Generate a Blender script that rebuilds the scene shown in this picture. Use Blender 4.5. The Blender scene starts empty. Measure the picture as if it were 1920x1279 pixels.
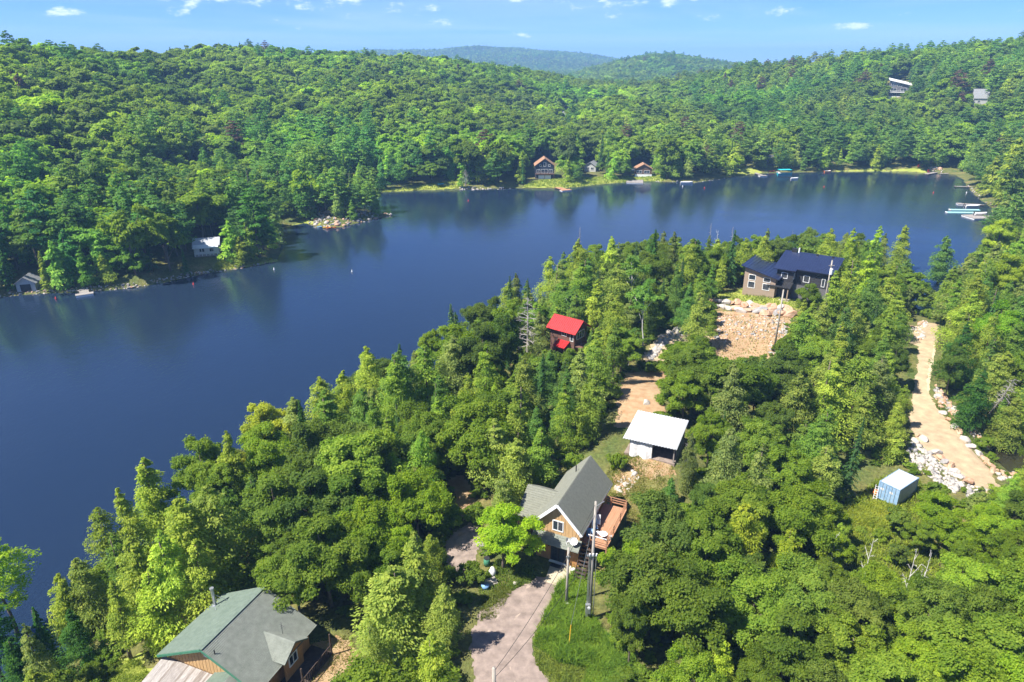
import bpy, math, random
import numpy as np

R = math.radians
scene = bpy.context.scene
COL = scene.collection

# ------------------------------------------------------------------ camera
PITCH = R(22.3); FPX = 1280.0; CZ = 54.0
cam_d = bpy.data.cameras.new('camera'); cam = bpy.data.objects.new('camera', cam_d); COL.objects.link(cam)
cam.location = (0, 0, CZ); cam.rotation_euler = (math.pi/2 - PITCH, 0, 0)
cam_d.sensor_width = 36; cam_d.lens = 24; cam_d.clip_end = 60000; cam_d.clip_start = 0.5
scene.camera = cam

# ------------------------------------------------------------------ light
SUN_EL, SUN_AZ = R(55), R(-113)           # azimuth clockwise from +Y: sun high on the left
world = bpy.data.worlds.new('World'); scene.world = world; world.use_nodes = True
wn, wl = world.node_tree.nodes, world.node_tree.links
wn.clear()
sky = wn.new('ShaderNodeTexSky'); sky.sky_type = 'NISHITA'; sky.sun_disc = False
sky.sun_elevation = SUN_EL; sky.sun_rotation = SUN_AZ % (2*math.pi)
sky.altitude = 5000; sky.air_density = 1.0; sky.dust_density = 0.0; sky.ozone_density = 10.0
bg = wn.new('ShaderNodeBackground'); bg.inputs['Strength'].default_value = 0.088
wo = wn.new('ShaderNodeOutputWorld')
hsv = wn.new('ShaderNodeHueSaturation'); hsv.inputs['Saturation'].default_value = 1.1
SKY_HSV = hsv
tnt = wn.new('ShaderNodeMix'); tnt.data_type = 'RGBA'; tnt.blend_type = 'MULTIPLY'; tnt.inputs['Factor'].default_value = 1.0; tnt.inputs['B'].default_value = (.97, .87, 1.03, 1)
wl.new(sky.outputs[0], tnt.inputs['A']); wl.new(tnt.outputs['Result'], hsv.inputs['Color'])
# thin high cloud veil and a few fair-weather puffs, laid on a level layer overhead
geo = wn.new('ShaderNodeNewGeometry')
neg = wn.new('ShaderNodeVectorMath'); neg.operation = 'SCALE'; neg.inputs['Scale'].default_value = -1.0
wl.new(geo.outputs['Incoming'], neg.inputs[0])
sep = wn.new('ShaderNodeSeparateXYZ'); wl.new(neg.outputs[0], sep.inputs[0])
def wmath(op, a, b=None, c=None, clamp=False):
    n = wn.new('ShaderNodeMath'); n.operation = op; n.use_clamp = clamp
    for i, v in enumerate((a, b, c)):
        if v is None: continue
        if isinstance(v, (int, float)): n.inputs[i].default_value = v
        else: wl.new(v, n.inputs[i])
    return n.outputs[0]
zc = wmath('MAXIMUM', sep.outputs['Z'], 0.012)
zc = wmath('ADD', zc, 0.02)
dx = wmath('DIVIDE', sep.outputs['X'], zc); dy = wmath('DIVIDE', sep.outputs['Y'], zc)
comb = wn.new('ShaderNodeCombineXYZ'); wl.new(dx, comb.inputs[0]); wl.new(dy, comb.inputs[1])
veil = wn.new('ShaderNodeTexNoise'); veil.inputs['Scale'].default_value = 0.13; veil.inputs['Detail'].default_value = 6
veil.inputs['Roughness'].default_value = 0.55; veil.inputs['Distortion'].default_value = 0.5
wl.new(comb.outputs[0], veil.inputs['Vector'])
vr = wn.new('ShaderNodeMapRange'); vr.inputs['From Min'].default_value = 0.42; vr.inputs['From Max'].default_value = 0.72
vr.inputs['To Max'].default_value = 0.62; wl.new(veil.outputs['Fac'], vr.inputs['Value'])
puff = wn.new('ShaderNodeTexNoise'); puff.inputs['Scale'].default_value = 34.0; puff.inputs['Detail'].default_value = 5
puff.inputs['Roughness'].default_value = 0.6
pv = wn.new('ShaderNodeVectorMath'); pv.operation = 'MULTIPLY'; pv.inputs[1].default_value = (1, 1, 2.6)
wl.new(neg.outputs[0], pv.inputs[0]); wl.new(pv.outputs[0], puff.inputs['Vector'])
acc = None
# (azimuth deg, elevation deg, half-width deg, half-height deg)
for az, el, hw, hh in ((-13.0, 4.25, 1.35, .6), (-19.2, 3.95, 1.3, .38), (-23.9, 3.55, 1.0, .42), (-7.7, 3.65, 1.25, .34), (-16.2, 3.95, .7, .3), (9.2, 4.3, 1.1, .3), (5.6, 4.25, 1.4, .36), (-30.5, 2.9, .8, .22), (11.5, 4.0, .8, .22), (19.5, 3.4, 1.0, .2), (24, 2.2, 1.2, .2),
                       (.3, 4.5, .5, .35), (5.5, 3.9, 1.0, .3), (7.9, 3.2, .9, .25), (14.6, 2.9, .6, .22), (-15.5, 3.7, .6, .25), (13.0, 4.3, 1.0, .22),
                       (-42, 5.5, 1.5, .7), (-60, 7, 1.6, .8), (40, 6, 1.4, .6), (63, 8, 1.8, .8), (-5.4, 2.7, .6, .2), (.6, 1.9, .5, .16)):
    d = (math.sin(R(az))*math.cos(R(el)), math.cos(R(az))*math.cos(R(el)), math.sin(R(el)))
    r_ = (math.cos(R(az)), -math.sin(R(az)), 0)
    u_ = (-math.sin(R(az))*math.sin(R(el)), -math.cos(R(az))*math.sin(R(el)), math.cos(R(el)))
    dots = []
    for v in (r_, u_, d):
        n = wn.new('ShaderNodeVectorMath'); n.operation = 'DOT_PRODUCT'; n.inputs[1].default_value = v
        wl.new(neg.outputs[0], n.inputs[0]); dots.append(n.outputs['Value'])
    a = wmath('POWER', wmath('DIVIDE', wmath('ABSOLUTE', dots[0]), R(hw*1.35)), 2.0)
    b = wmath('POWER', wmath('DIVIDE', wmath('ABSOLUTE', dots[1]), R(hh*1.25)), 2.0)
    e = wmath('SUBTRACT', 1.0, wmath('ADD', a, b))
    front = wmath('GREATER_THAN', dots[2], 0.5)
    e = wmath('MULTIPLY', wmath('MAXIMUM', e, -2.0), front)
    e = wmath('ADD', e, wmath('MULTIPLY', wmath('SUBTRACT', front, 1.0), 3.0))
    acc = e if acc is None else wmath('MAXIMUM', acc, e)
den = wmath('ADD', wmath('MULTIPLY', acc, 0.5), wmath('MULTIPLY', wmath('SUBTRACT', puff.outputs['Fac'], 0.50), 7.0))
pr = wn.new('ShaderNodeMapRange'); pr.interpolation_type = 'SMOOTHSTEP'; pr.inputs['From Min'].default_value = 0.0
pr.inputs['From Max'].default_value = 1.6; pr.inputs['To Max'].default_value = 0.68; wl.new(den, pr.inputs['Value'])
mix1 = wn.new('ShaderNodeMix'); mix1.data_type = 'RGBA'
wl.new(vr.outputs[0], mix1.inputs['Factor']); wl.new(hsv.outputs[0], mix1.inputs['A']); mix1.inputs['B'].default_value = (4.0, 4.9, 6.7, 1)
mix2 = wn.new('ShaderNodeMix'); mix2.data_type = 'RGBA'
wl.new(pr.outputs[0], mix2.inputs['Factor']); wl.new(mix1.outputs['Result'], mix2.inputs['A']); mix2.inputs['B'].default_value = (8.6, 8.9, 9.4, 1)
wl.new(mix2.outputs['Result'], bg.inputs['Color']); wl.new(bg.outputs[0], wo.inputs[0])

sun_d = bpy.data.lights.new('sun', 'SUN'); sun = bpy.data.objects.new('sun', sun_d); COL.objects.link(sun)
sun_d.energy = 4.9; sun_d.angle = R(0.55); sun_d.color = (1.0, 0.955, 0.88)
sun.location = (-200, -80, 250)
sun.rotation_euler = (math.pi/2 - SUN_EL, 0, -SUN_AZ + math.pi)
from mathutils import Vector
sdir = Vector((math.sin(SUN_AZ)*math.cos(SUN_EL), math.cos(SUN_AZ)*math.cos(SUN_EL), math.sin(SUN_EL)))
sun.rotation_euler = sdir.to_track_quat('Z', 'Y').to_euler()

vs = scene.view_settings; vs.view_transform = 'Standard'; vs.look = 'None'; vs.gamma = 1.0; vs.exposure = 1.26; vs.use_curve_mapping = False
cy = scene.cycles
cy.max_bounces = 7; cy.diffuse_bounces = 4; cy.glossy_bounces = 2; cy.transmission_bounces = 3; cy.transparent_max_bounces = 6; cy.volume_bounces = 0
cy.use_denoising = True; cy.denoiser = 'OPENIMAGEDENOISE'; cy.caustics_reflective = False; cy.caustics_refractive = False
cy.use_adaptive_sampling = True; cy.adaptive_threshold = 0.02; cy.sample_clamp_indirect = 6

# ------------------------------------------------------------------ projection helpers
CP, SP = math.cos(PITCH), math.sin(PITCH)
def at(u, v, z=0.0):
    x = (u-960)/FPX; y = (639.5-v)/FPX
    d = (x, CP + y*SP, -SP + y*CP); t = (z-CZ)/d[2]
    return (t*d[0], t*d[1])
def px(x, y, z):
    dz = z-CZ; zc_ = y*CP - dz*SP; yc = y*SP + dz*CP
    return 960 + FPX*x/zc_, 639.5 - FPX*yc/zc_
def inpoly(x, y, poly):
    x = np.asarray(x, float); y = np.asarray(y, float); r = np.zeros(x.shape, bool); n = len(poly)
    for i in range(n):
        x0, y0 = poly[i]; x1, y1 = poly[(i+1) % n]
        if y0 == y1: continue
        c = ((y0 > y) != (y1 > y)) & (x < (x1-x0)*(y-y0)/(y1-y0) + x0)
        r ^= c
    return r
def polydist(x, y, poly, closed=True):
    x = np.asarray(x, float); y = np.asarray(y, float); best = np.full(x.shape, 1e12); n = len(poly)
    for i in range(n if closed else n-1):
        x0, y0 = poly[i]; x1, y1 = poly[(i+1) % n]
        dx_, dy_ = x1-x0, y1-y0; L2 = dx_*dx_+dy_*dy_ + 1e-9
        t = np.clip(((x-x0)*dx_ + (y-y0)*dy_)/L2, 0, 1)
        best = np.minimum(best, (x-x0-t*dx_)**2 + (y-y0-t*dy_)**2)
    return np.sqrt(best)
def vnoise(x, y, seed=0):
    x = np.asarray(x, float); y = np.asarray(y, float)
    xi = np.floor(x).astype(np.int64); yi = np.floor(y).astype(np.int64); fx = x-xi; fy = y-yi
    fx = fx*fx*(3-2*fx); fy = fy*fy*(3-2*fy)
    def h(a, b):
        n = (a*374761393 + b*668265263 + seed*1442695041) & 0xffffffff
        n = ((n ^ (n >> 13))*1274126177) & 0xffffffff
        return ((n ^ (n >> 16)) & 0xffff)/65535.0
    return (h(xi, yi)*(1-fx) + h(xi+1, yi)*fx)*(1-fy) + (h(xi, yi+1)*(1-fx) + h(xi+1, yi+1)*fx)*fy
def sstep(a, b, x):
    t = np.clip((np.asarray(x, float)-a)/(b-a), 0, 1); return t*t*(3-2*t)

# ------------------------------------------------------------------ shoreline and height field
FAR_PX = [(-100, 575), (0, 557), (60, 551), (150, 548), (250, 540), (330, 525), (400, 510), (470, 500), (520, 490), (525, 470), (520, 440),
          (530, 425), (575, 418), (600, 428), (640, 426), (700, 411), (735, 404), (700, 397), (655, 383), (664, 370), (700, 361), (760, 358), (870, 355),
          (960, 353), (1050, 354), (1130, 345), (1200, 339), (1300, 343), (1360, 334), (1390, 329), (1430, 325), (1500, 323), (1560, 322), (1640, 321), (1720, 323),
          (1790, 327), (1806, 335), (1815, 350), (1826, 362), (1846, 380), (1876, 398), (1912, 409)]
LAKE = [(-330, 100), (-180, 138)] + [at(u, v, 0) for u, v in FAR_PX] + \
       [(173, 243), (160, 226), (140, 200), (122, 177), (110, 160), (100, 148), (95.5, 144.5), (93, 148), (99, 160), (96, 171),
        (78, 178), (55, 175), (35, 173.5), (16, 163), (3, 145), (-12, 118), (-23, 99), (-31, 84), (-36, 75), (-42, 68), (-43.5, 57), (-44, 47), (-44, 30),
        (-52, 0), (-70, -80), (-330, -80)]
POND = [at(u, v, 1.2) for u, v in ((1850, 838), (1890, 830), (1940, 838), (2020, 850), (2020, 920), (1940, 905), (1890, 884), (1868, 862))]
RIDGE_U = [-500, 0, 150, 290, 330, 450, 600, 700, 800, 900, 1000, 1100, 1200, 1300, 1400, 1500, 1600, 1700, 1800, 1920, 2400]
RIDGE_V = [90, 84, 90, 104, 98, 88, 101, 104, 112, 123, 138, 155, 158, 147, 128, 120, 110, 99, 87, 72, 55]
RIDGE_R = [420, 440, 460, 520, 570, 600, 620, 640, 650, 690, 780, 830, 840, 800, 750, 720, 700, 690, 690, 690, 690]
_th = [math.atan2((u-960)/FPX, CP + .41*SP) for u in RIDGE_U]
_rz = []
for u, v, r in zip(RIDGE_U, RIDGE_V, RIDGE_R):
    x = (u-960)/FPX; y = (639.5-v)/FPX
    d = (x, CP+y*SP, -SP+y*CP); t = r/math.hypot(d[0], d[1]); _rz.append(CZ + t*d[2] - 15.0)
def ridgeline(table, r, treeh):
    th = [math.atan2((u-960)/FPX, CP+.41*SP) for u, v in table]; zz = []
    for u, v in table:
        x = (u-960)/FPX; y = (639.5-v)/FPX; d = (x, CP+y*SP, -SP+y*CP); t = r/math.hypot(d[0], d[1]); zz.append(CZ+t*d[2]-treeh)
    return th, zz
MID_TH, MID_Z = ridgeline([(300, 190), (900, 175), (1040, 150), (1100, 128), (1160, 113), (1215, 104), (1255, 101), (1300, 107), (1350, 115), (1420, 121), (1600, 150), (2400, 160)], 1600, 14)
FAR_TH, FAR_Z = ridgeline([(-400, 118), (300, 112), (560, 106), (620, 99), (690, 95), (760, 94), (820, 95), (860, 90), (895, 87), (940, 92), (1000, 94), (1050, 97), (1110, 104), (1160, 111), (1300, 116), (1450, 118), (2400, 116)], 3500, 12)
CTRL = [(4.5, 58, 6), (8, 66, 6.3), (0, 48, 6), (0, 38, 6), (-20, 45, 5.6), (-30, 46, 4.6), (-26, 60, 4.5), (-12, 70, 5), (17, 76, 8), (20, 90, 8), (11, 111, 6), (5, 95, 6),
        (30, 104, 5.6), (36, 107, 5.4), (42, 110, 5.2), (38, 118, 7.4), (43, 122, 7.8), (48, 123, 7.9), (54, 133, 9), (60, 140, 9), (66, 145, 8), (45, 140, 8.6), (70, 120, 4.5), (86, 136, 2.6), (64, 94, 2.5), (64, 80, 2.4), (70, 70, 2.6),
        (47, 73, 2.3), (38, 70, 3), (25, 60, 5), (30, 45, 5), (45, 45, 4.5), (60, 50, 4), (90, 90, 2.5), (110, 110, 4), (130, 140, 5), (28, 84, 6.5), (45, 92, 4), (55, 108, 3.6), (0, 0, 6), (0, -60, 6), (80, 0, 6), (160, 60, 8), (-30, 10, 5)]
CTRL = np.array(CTRL, float)
def height(x, y):
    x = np.asarray(x, float); y = np.asarray(y, float); shp = x.shape; x = x.ravel(); y = y.ravel()
    r = np.hypot(x, y); th = np.arctan2(x, y)
    near = r < 2500
    dl = np.full(x.shape, 400.0); ins = np.zeros(x.shape, bool)
    dl[near] = polydist(x[near], y[near], LAKE); ins[near] = inpoly(x[near], y[near], LAKE)
    # near land: inverse-distance blend of spot heights
    zn = np.full(x.shape, 6.0); k = r < 420
    if k.any():
        d2 = (x[k][:, None]-CTRL[:, 0])**2 + (y[k][:, None]-CTRL[:, 1])**2 + 9.0
        w = d2**-1.6; zn[k] = (w*CTRL[:, 2]).sum(1)/w.sum(1)
    zn = zn*(1-np.exp(-dl/9.0)) + 0.35*(vnoise(x/7, y/7, 3)-.5)*sstep(3, 9, dl)*sstep(60, 30, r*0+np.minimum(np.abs(r-58), 60))
    # hills beyond the lake
    Rr = np.interp(th, _th, RIDGE_R); Rz = np.interp(th, _th, _rz)
    rem = np.maximum(Rr-r, 0); t = dl/(dl+rem+1e-6); t = np.clip(t, 0, 1)
    zf = Rz*(0.55*t + 0.45*t*t*(3-2*t))*1.0 + 1.2*(1-np.exp(-dl/4.0))
    zf = zf + (vnoise(x/75, y/75, 5)-.5)*16*sstep(20, 120, dl)*sstep(0, 140, rem) + (vnoise(x/28, y/28, 6)-.5)*4*sstep(15, 60, dl)
    back = np.exp(-(np.maximum(r-Rr, 0)/230.0)**2); zf = np.where(r > Rr, Rz*back + 1.2 + (vnoise(x/60, y/60, 9)-.5)*6*back, zf)
    low = 6 + 10*vnoise(x/260, y/260, 8)
    zf = np.where(r > Rr, np.maximum(zf, low*(1-back)), zf)
    mz = np.interp(th, MID_TH, MID_Z); zf = np.maximum(zf, mz*np.exp(-((r-1600)/(330.0))**2) + (vnoise(x/90, y/90, 11)-.5)*8*np.exp(-((r-1600)/500)**2))
    fz = np.interp(th, FAR_TH, FAR_Z); zf = np.where(r > 2000, np.maximum(zf, 10+(fz-10)*np.exp(-(np.minimum(r-3500, 0)/650.0)**2)*np.exp(-(np.maximum(r-3500, 0)/1500.0)**2) + (vnoise(x/170, y/170, 12)-.5)*22*np.exp(-((r-3000)/500)**2)), zf)
    wf = np.where(x > 60, sstep(198, 250, r), (r > 199)*1.0)
    z = zn*(1-wf) + zf*wf
    z = np.where(ins, -0.5*(1-np.exp(-dl/1.5)) - np.minimum(dl*.12, 5), z + 0.12)
    kp = (r < 200)
    if kp.any():
        di = polydist(x[kp], y[kp], POND); ip = inpoly(x[kp], y[kp], POND)
        zz = z[kp]; zz = np.where(ip, 0.9-np.minimum(di*.3, .8), np.where(di < 5, zz*sstep(0, 5, di) + 1.25*(1-sstep(0, 5, di)), zz)); z[kp] = zz
    return z.reshape(shp)
# near land sampled once at 1 m, then looked up
_hx0, _hy0 = -60, 15
_HG = height(*np.meshgrid(np.arange(_hx0, 260), np.arange(_hy0, 380)))
def h1(x, y):
    i, j = x-_hx0, y-_hy0; i0, j0 = int(math.floor(i)), int(math.floor(j))
    if not (0 <= i0 < _HG.shape[1]-1 and 0 <= j0 < _HG.shape[0]-1): return float(height(np.array([x]), np.array([y]))[0])
    fx, fy = i-i0, j-j0; g = _HG
    return float((g[j0, i0]*(1-fx)+g[j0, i0+1]*fx)*(1-fy) + (g[j0+1, i0]*(1-fx)+g[j0+1, i0+1]*fx)*fy)
class Mask:                              # a set of polygons rasterised for quick look-ups
    def __init__(s, polys, x0, x1, y0, y1, st):
        s.x0, s.y0, s.st = x0, y0, st; X, Y = np.meshgrid(np.arange(x0, x1, st), np.arange(y0, y1, st)); m = np.zeros(X.shape, bool)
        for p in polys: m |= inpoly(X, Y, p)
        s.m = m
    def hit(s, x, y):
        i = ((np.asarray(x)-s.x0)/s.st+.5).astype(int); j = ((np.asarray(y)-s.y0)/s.st+.5).astype(int)
        ok = (i >= 0) & (j >= 0) & (i < s.m.shape[1]) & (j < s.m.shape[0])
        return bool((s.m[np.clip(j, 0, s.m.shape[0]-1), np.clip(i, 0, s.m.shape[1]-1)] & ok).any())
_T = np.geomspace(25, 2600, 1400)
def on(u, v):                             # ground point seen at a pixel of the photograph: march the sight line to the ground
    x = (u-960)/FPX; y = (639.5-v)/FPX; d = np.array((x, CP+y*SP, -SP+y*CP)); d = d/np.hypot(d[0], d[1])
    g = height(_T*d[0], _T*d[1]) - (CZ+_T*d[2]); k = np.nonzero(g > 0)[0]
    if len(k) == 0: x, y = at(u, v, 1.0); return x, y, h1(x, y)
    i = max(k[0], 1); f = g[i-1]/(g[i-1]-g[i]); t = _T[i-1]+(_T[i]-_T[i-1])*f; return t*d[0], t*d[1], h1(t*d[0], t*d[1])

# ------------------------------------------------------------------ materials
MATS = {}
def mat(name, col, rough=.7, var=.25, scale=6.0, bump=.0, bscale=20., metal=0., spec=.3, stretch=None, col2=None, detail=5, coords='Object'):
    if name in MATS: return MATS[name]
    m = bpy.data.materials.new(name); m.use_nodes = True; n, l = m.node_tree.nodes, m.node_tree.links
    b = n['Principled BSDF']; b.inputs['Roughness'].default_value = rough; b.inputs['Metallic'].default_value = metal
    b.inputs['Specular IOR Level'].default_value = spec
    tc = n.new('ShaderNodeTexCoord'); mp = n.new('ShaderNodeMapping'); l.new(tc.outputs[coords], mp.inputs[0])
    if stretch: mp.inputs['Scale'].default_value = stretch
    t = n.new('ShaderNodeTexNoise'); t.inputs['Scale'].default_value = scale; t.inputs['Detail'].default_value = detail; t.inputs['Roughness'].default_value = .6
    l.new(mp.outputs[0], t.inputs['Vector'])
    r = n.new('ShaderNodeValToRGB'); r.color_ramp.elements[0].position = .3; r.color_ramp.elements[1].position = .7
    c2 = col2 or tuple(min(1, c*(1+var)) for c in col); c1 = tuple(c*(1-var) for c in col) if not col2 else col
    r.color_ramp.elements[0].color = (*c1, 1); r.color_ramp.elements[1].color = (*c2, 1)
    l.new(t.outputs['Fac'], r.inputs[0]); l.new(r.outputs[0], b.inputs['Base Color'])
    if bump:
        t2 = n.new('ShaderNodeTexNoise'); t2.inputs['Scale'].default_value = bscale; t2.inputs['Detail'].default_value = 4
        l.new(mp.outputs[0], t2.inputs['Vector'])
        bp = n.new('ShaderNodeBump'); bp.inputs['Strength'].default_value = bump; bp.inputs['Distance'].default_value = .1
        l.new(t2.outputs['Fac'], bp.inputs['Height']); l.new(bp.outputs[0], b.inputs['Normal'])
    MATS[name] = m; return m
def leafmat(name, trans=.35, rough=.6, spec=.12):
    m = bpy.data.materials.new(name); m.use_nodes = True; n, l = m.node_tree.nodes, m.node_tree.links
    b = n['Principled BSDF']; b.inputs['Roughness'].default_value = rough; b.inputs['Specular IOR Level'].default_value = spec
    a = n.new('ShaderNodeAttribute'); a.attribute_type = 'INSTANCER'; a.attribute_name = 'tint'
    v = n.new('ShaderNodeAttribute'); v.attribute_type = 'GEOMETRY'; v.attribute_name = 'leafv'
    # each leaf a little lighter, yellower or bluer than the next
    hs = n.new('ShaderNodeHueSaturation')
    mr = n.new('ShaderNodeMapRange'); mr.inputs['To Min'].default_value = .475; mr.inputs['To Max'].default_value = .52
    l.new(v.outputs['Fac'], mr.inputs['Value']); 
    mv = n.new('ShaderNodeMapRange'); mv.inputs['To Min'].default_value = 1.35; mv.inputs['To Max'].default_value = .65
    l.new(v.outputs['Fac'], mv.inputs['Value'])
    l.new(a.outputs['Color'], hs.inputs['Color']); l.new(mr.outputs[0], hs.inputs['Hue']); l.new(mv.outputs[0], hs.inputs['Value'])
    l.new(hs.outputs[0], b.inputs['Base Color'])
    t = n.new('ShaderNodeBsdfTranslucent'); g = n.new('ShaderNodeMix'); g.data_type = 'RGBA'; g.blend_type = 'MULTIPLY'; g.inputs['Factor'].default_value = 1
    l.new(hs.outputs[0], g.inputs['A']); g.inputs['B'].default_value = (1.15, 1.2, .5, 1); l.new(g.outputs['Result'], t.inputs['Color'])
    mx = n.new('ShaderNodeMixShader'); mx.inputs[0].default_value = trans
    l.new(b.outputs[0], mx.inputs[1]); l.new(t.outputs[0], mx.inputs[2]); l.new(mx.outputs[0], n['Material Output'].inputs['Surface'])
    return m
LEAF = leafmat('broad_leaf', .56); NEEDLE = leafmat('conifer_needle', .50, .65, .1); GRASSM = leafmat('grass_blade', .35, .65, .1)
BARK = mat('bark', (.16, .125, .095), .9, .4, 5, .6, 14, stretch=(3, 3, .6)); GREYBARK = mat('grey_dead_wood', (.33, .30, .27), .9, .25, 4, .4, 14, stretch=(3, 3, .5))
BIRCHB = mat('birch_bark', (.55, .53, .48), .8, .25, 3, .2, 9, stretch=(.6, .6, 4))

# ------------------------------------------------------------------ mesh helpers
def link(o, parent=None):
    COL.objects.link(o)
    if parent is not None: o.parent = parent
    return o
def tag(o, label=None, cat=None, group=None, kind=None):
    if label: o['label'] = label
    if cat: o['category'] = cat
    if group: o['group'] = group
    if kind: o['kind'] = kind
    return o
def raw_mesh(name, V, Fq, mats, leafv=None, smooth=False, midx=None):
    """V (n,3), Fq (m,3|4) integer array"""
    me = bpy.data.meshes.new(name); V = np.ascontiguousarray(V, np.float32); Fq = np.ascontiguousarray(Fq, np.int32)
    k = Fq.shape[1]; m = len(Fq)
    me.vertices.add(len(V)); me.vertices.foreach_set('co', V.ravel())
    me.loops.add(m*k); me.loops.foreach_set('vertex_index', Fq.ravel())
    me.polygons.add(m); me.polygons.foreach_set('loop_start', np.arange(0, m*k, k, dtype=np.int32))
    try: me.polygons.foreach_set('loop_total', np.full(m, k, np.int32))
    except Exception: pass
    for mm in (mats if isinstance(mats, (list, tuple)) else [mats]): me.materials.append(mm)
    if midx is not None: me.polygons.foreach_set('material_index', np.ascontiguousarray(midx, np.int32))
    if smooth: me.polygons.foreach_set('use_smooth', np.ones(m, bool))
    me.update(calc_edges=True)
    if leafv is not None:
        at_ = me.attributes.new('leafv', 'FLOAT', 'POINT'); at_.data.foreach_set('value', np.ascontiguousarray(leafv, np.float32))
    return me
class MB:
    def __init__(s): s.v = []; s.f = []
    def add(s, V, Fs):
        b = len(s.v); s.v += [tuple(p) for p in V]; s.f += [tuple(i+b for i in f) for f in Fs]; return s
    def box(s, x0, x1, y0, y1, z0, z1):
        return s.add([(x0, y0, z0), (x1, y0, z0), (x1, y1, z0), (x0, y1, z0), (x0, y0, z1), (x1, y0, z1), (x1, y1, z1), (x0, y1, z1)],
                     [(0, 3, 2, 1), (4, 5, 6, 7), (0, 1, 5, 4), (1, 2, 6, 5), (2, 3, 7, 6), (3, 0, 4, 7)])
    def obox(s, c, ax, ay, az):           # oriented box: centre and three half-axis vectors
        c, ax, ay, az = map(np.array, (c, ax, ay, az)); V = []
        for k in (-1, 1):
            for i, j in ((-1, -1), (1, -1), (1, 1), (-1, 1)): V.append(c + i*ax + j*ay + k*az)
        return s.add(V, [(0, 3, 2, 1), (4, 5, 6, 7), (0, 1, 5, 4), (1, 2, 6, 5), (2, 3, 7, 6), (3, 0, 4, 7)])
    def bar(s, p, q, w, h=None, up=(0, 0, 1)):
        p, q = np.array(p, float), np.array(q, float); h = h or w; d = q-p; L = np.linalg.norm(d); d = d/L
        sd = np.cross(d, np.array(up, float)); 
        if np.linalg.norm(sd) < 1e-3: sd = np.cross(d, (1, 0, 0))
        sd = sd/np.linalg.norm(sd); u = np.cross(sd, d)
        return s.obox((p+q)/2, d*L/2, sd*w/2, u*h/2)
    def slab(s, pts, th, nrm=None):       # polygon thickened downwards along its normal
        P_ = np.array(pts, float)
        if nrm is None:
            nrm = np.cross(P_[1]-P_[0], P_[2]-P_[0]); nrm = nrm/np.linalg.norm(nrm)
        nrm = np.array(nrm, float); n = len(P_); V = list(P_) + list(P_-nrm*th)
        return s.add(V, [tuple(range(n)), tuple(range(2*n-1, n-1, -1))] + [(i, i+n, (i+1) % n+n, (i+1) % n) for i in range(n)])
    def prism(s, poly, z0, z1):
        n = len(poly); V = [(x, y, z0) for x, y in poly] + [(x, y, z1) for x, y in poly]
        return s.add(V, [tuple(range(n-1, -1, -1)), tuple(range(n, 2*n))] + [(i, (i+1) % n, (i+1) % n+n, i+n) for i in range(n)])
    def tube(s, pts, rad, n=8, cap=True):
        P_ = [np.array(p, float) for p in pts]; m = len(P_)
        if not hasattr(rad, '__len__'): rad = [rad]*m
        rings = []
        for i in range(m):
            d = P_[min(i+1, m-1)]-P_[max(i-1, 0)]; d = d/(np.linalg.norm(d)+1e-9)
            a = np.cross(d, (0, 0, 1)) if abs(d[2]) < .95 else np.cross(d, (1, 0, 0)); a = a/np.linalg.norm(a); b = np.cross(d, a)
            rings.append([P_[i] + rad[i]*(math.cos(2*math.pi*k/n)*a + math.sin(2*math.pi*k/n)*b) for k in range(n)])
        V = [p for r_ in rings for p in r_]; Fs = []
        for i in range(m-1):
            for k in range(n): Fs.append((i*n+k, i*n+(k+1) % n, (i+1)*n+(k+1) % n, (i+1)*n+k))
        if cap: Fs += [tuple(range(n-1, -1, -1)), tuple((m-1)*n+k for k in range(n))]
        return s.add(V, Fs)
    def mesh(s, name, mt, smooth=False):
        me = bpy.data.meshes.new(name); me.from_pydata([tuple(float(c) for c in p) for p in s.v], [], s.f)
        for mm in (mt if isinstance(mt, (list, tuple)) else [mt]): me.materials.append(mm)
        if smooth: me.polygons.foreach_set('use_smooth', np.ones(len(me.polygons), bool))
        me.update(); return me
    def build(s, name, mt, parent=None, smooth=False, loc=None):
        o = bpy.data.objects.new(name, s.mesh(name, mt, smooth)); 
        if loc: o.location = loc
        return link(o, parent)
def empty(name, loc, rz=0.0, label=None, cat=None, group=None):
    o = bpy.data.objects.new(name, None); o.location = loc; o.rotation_euler = (0, 0, rz); o.empty_display_size = .2
    link(o); return tag(o, label, cat, group)
def copy_tree(o, parent=None):
    c = o.copy(); link(c); c.parent = parent
    for ch in o.children: copy_tree(ch, c)
    return c

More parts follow.
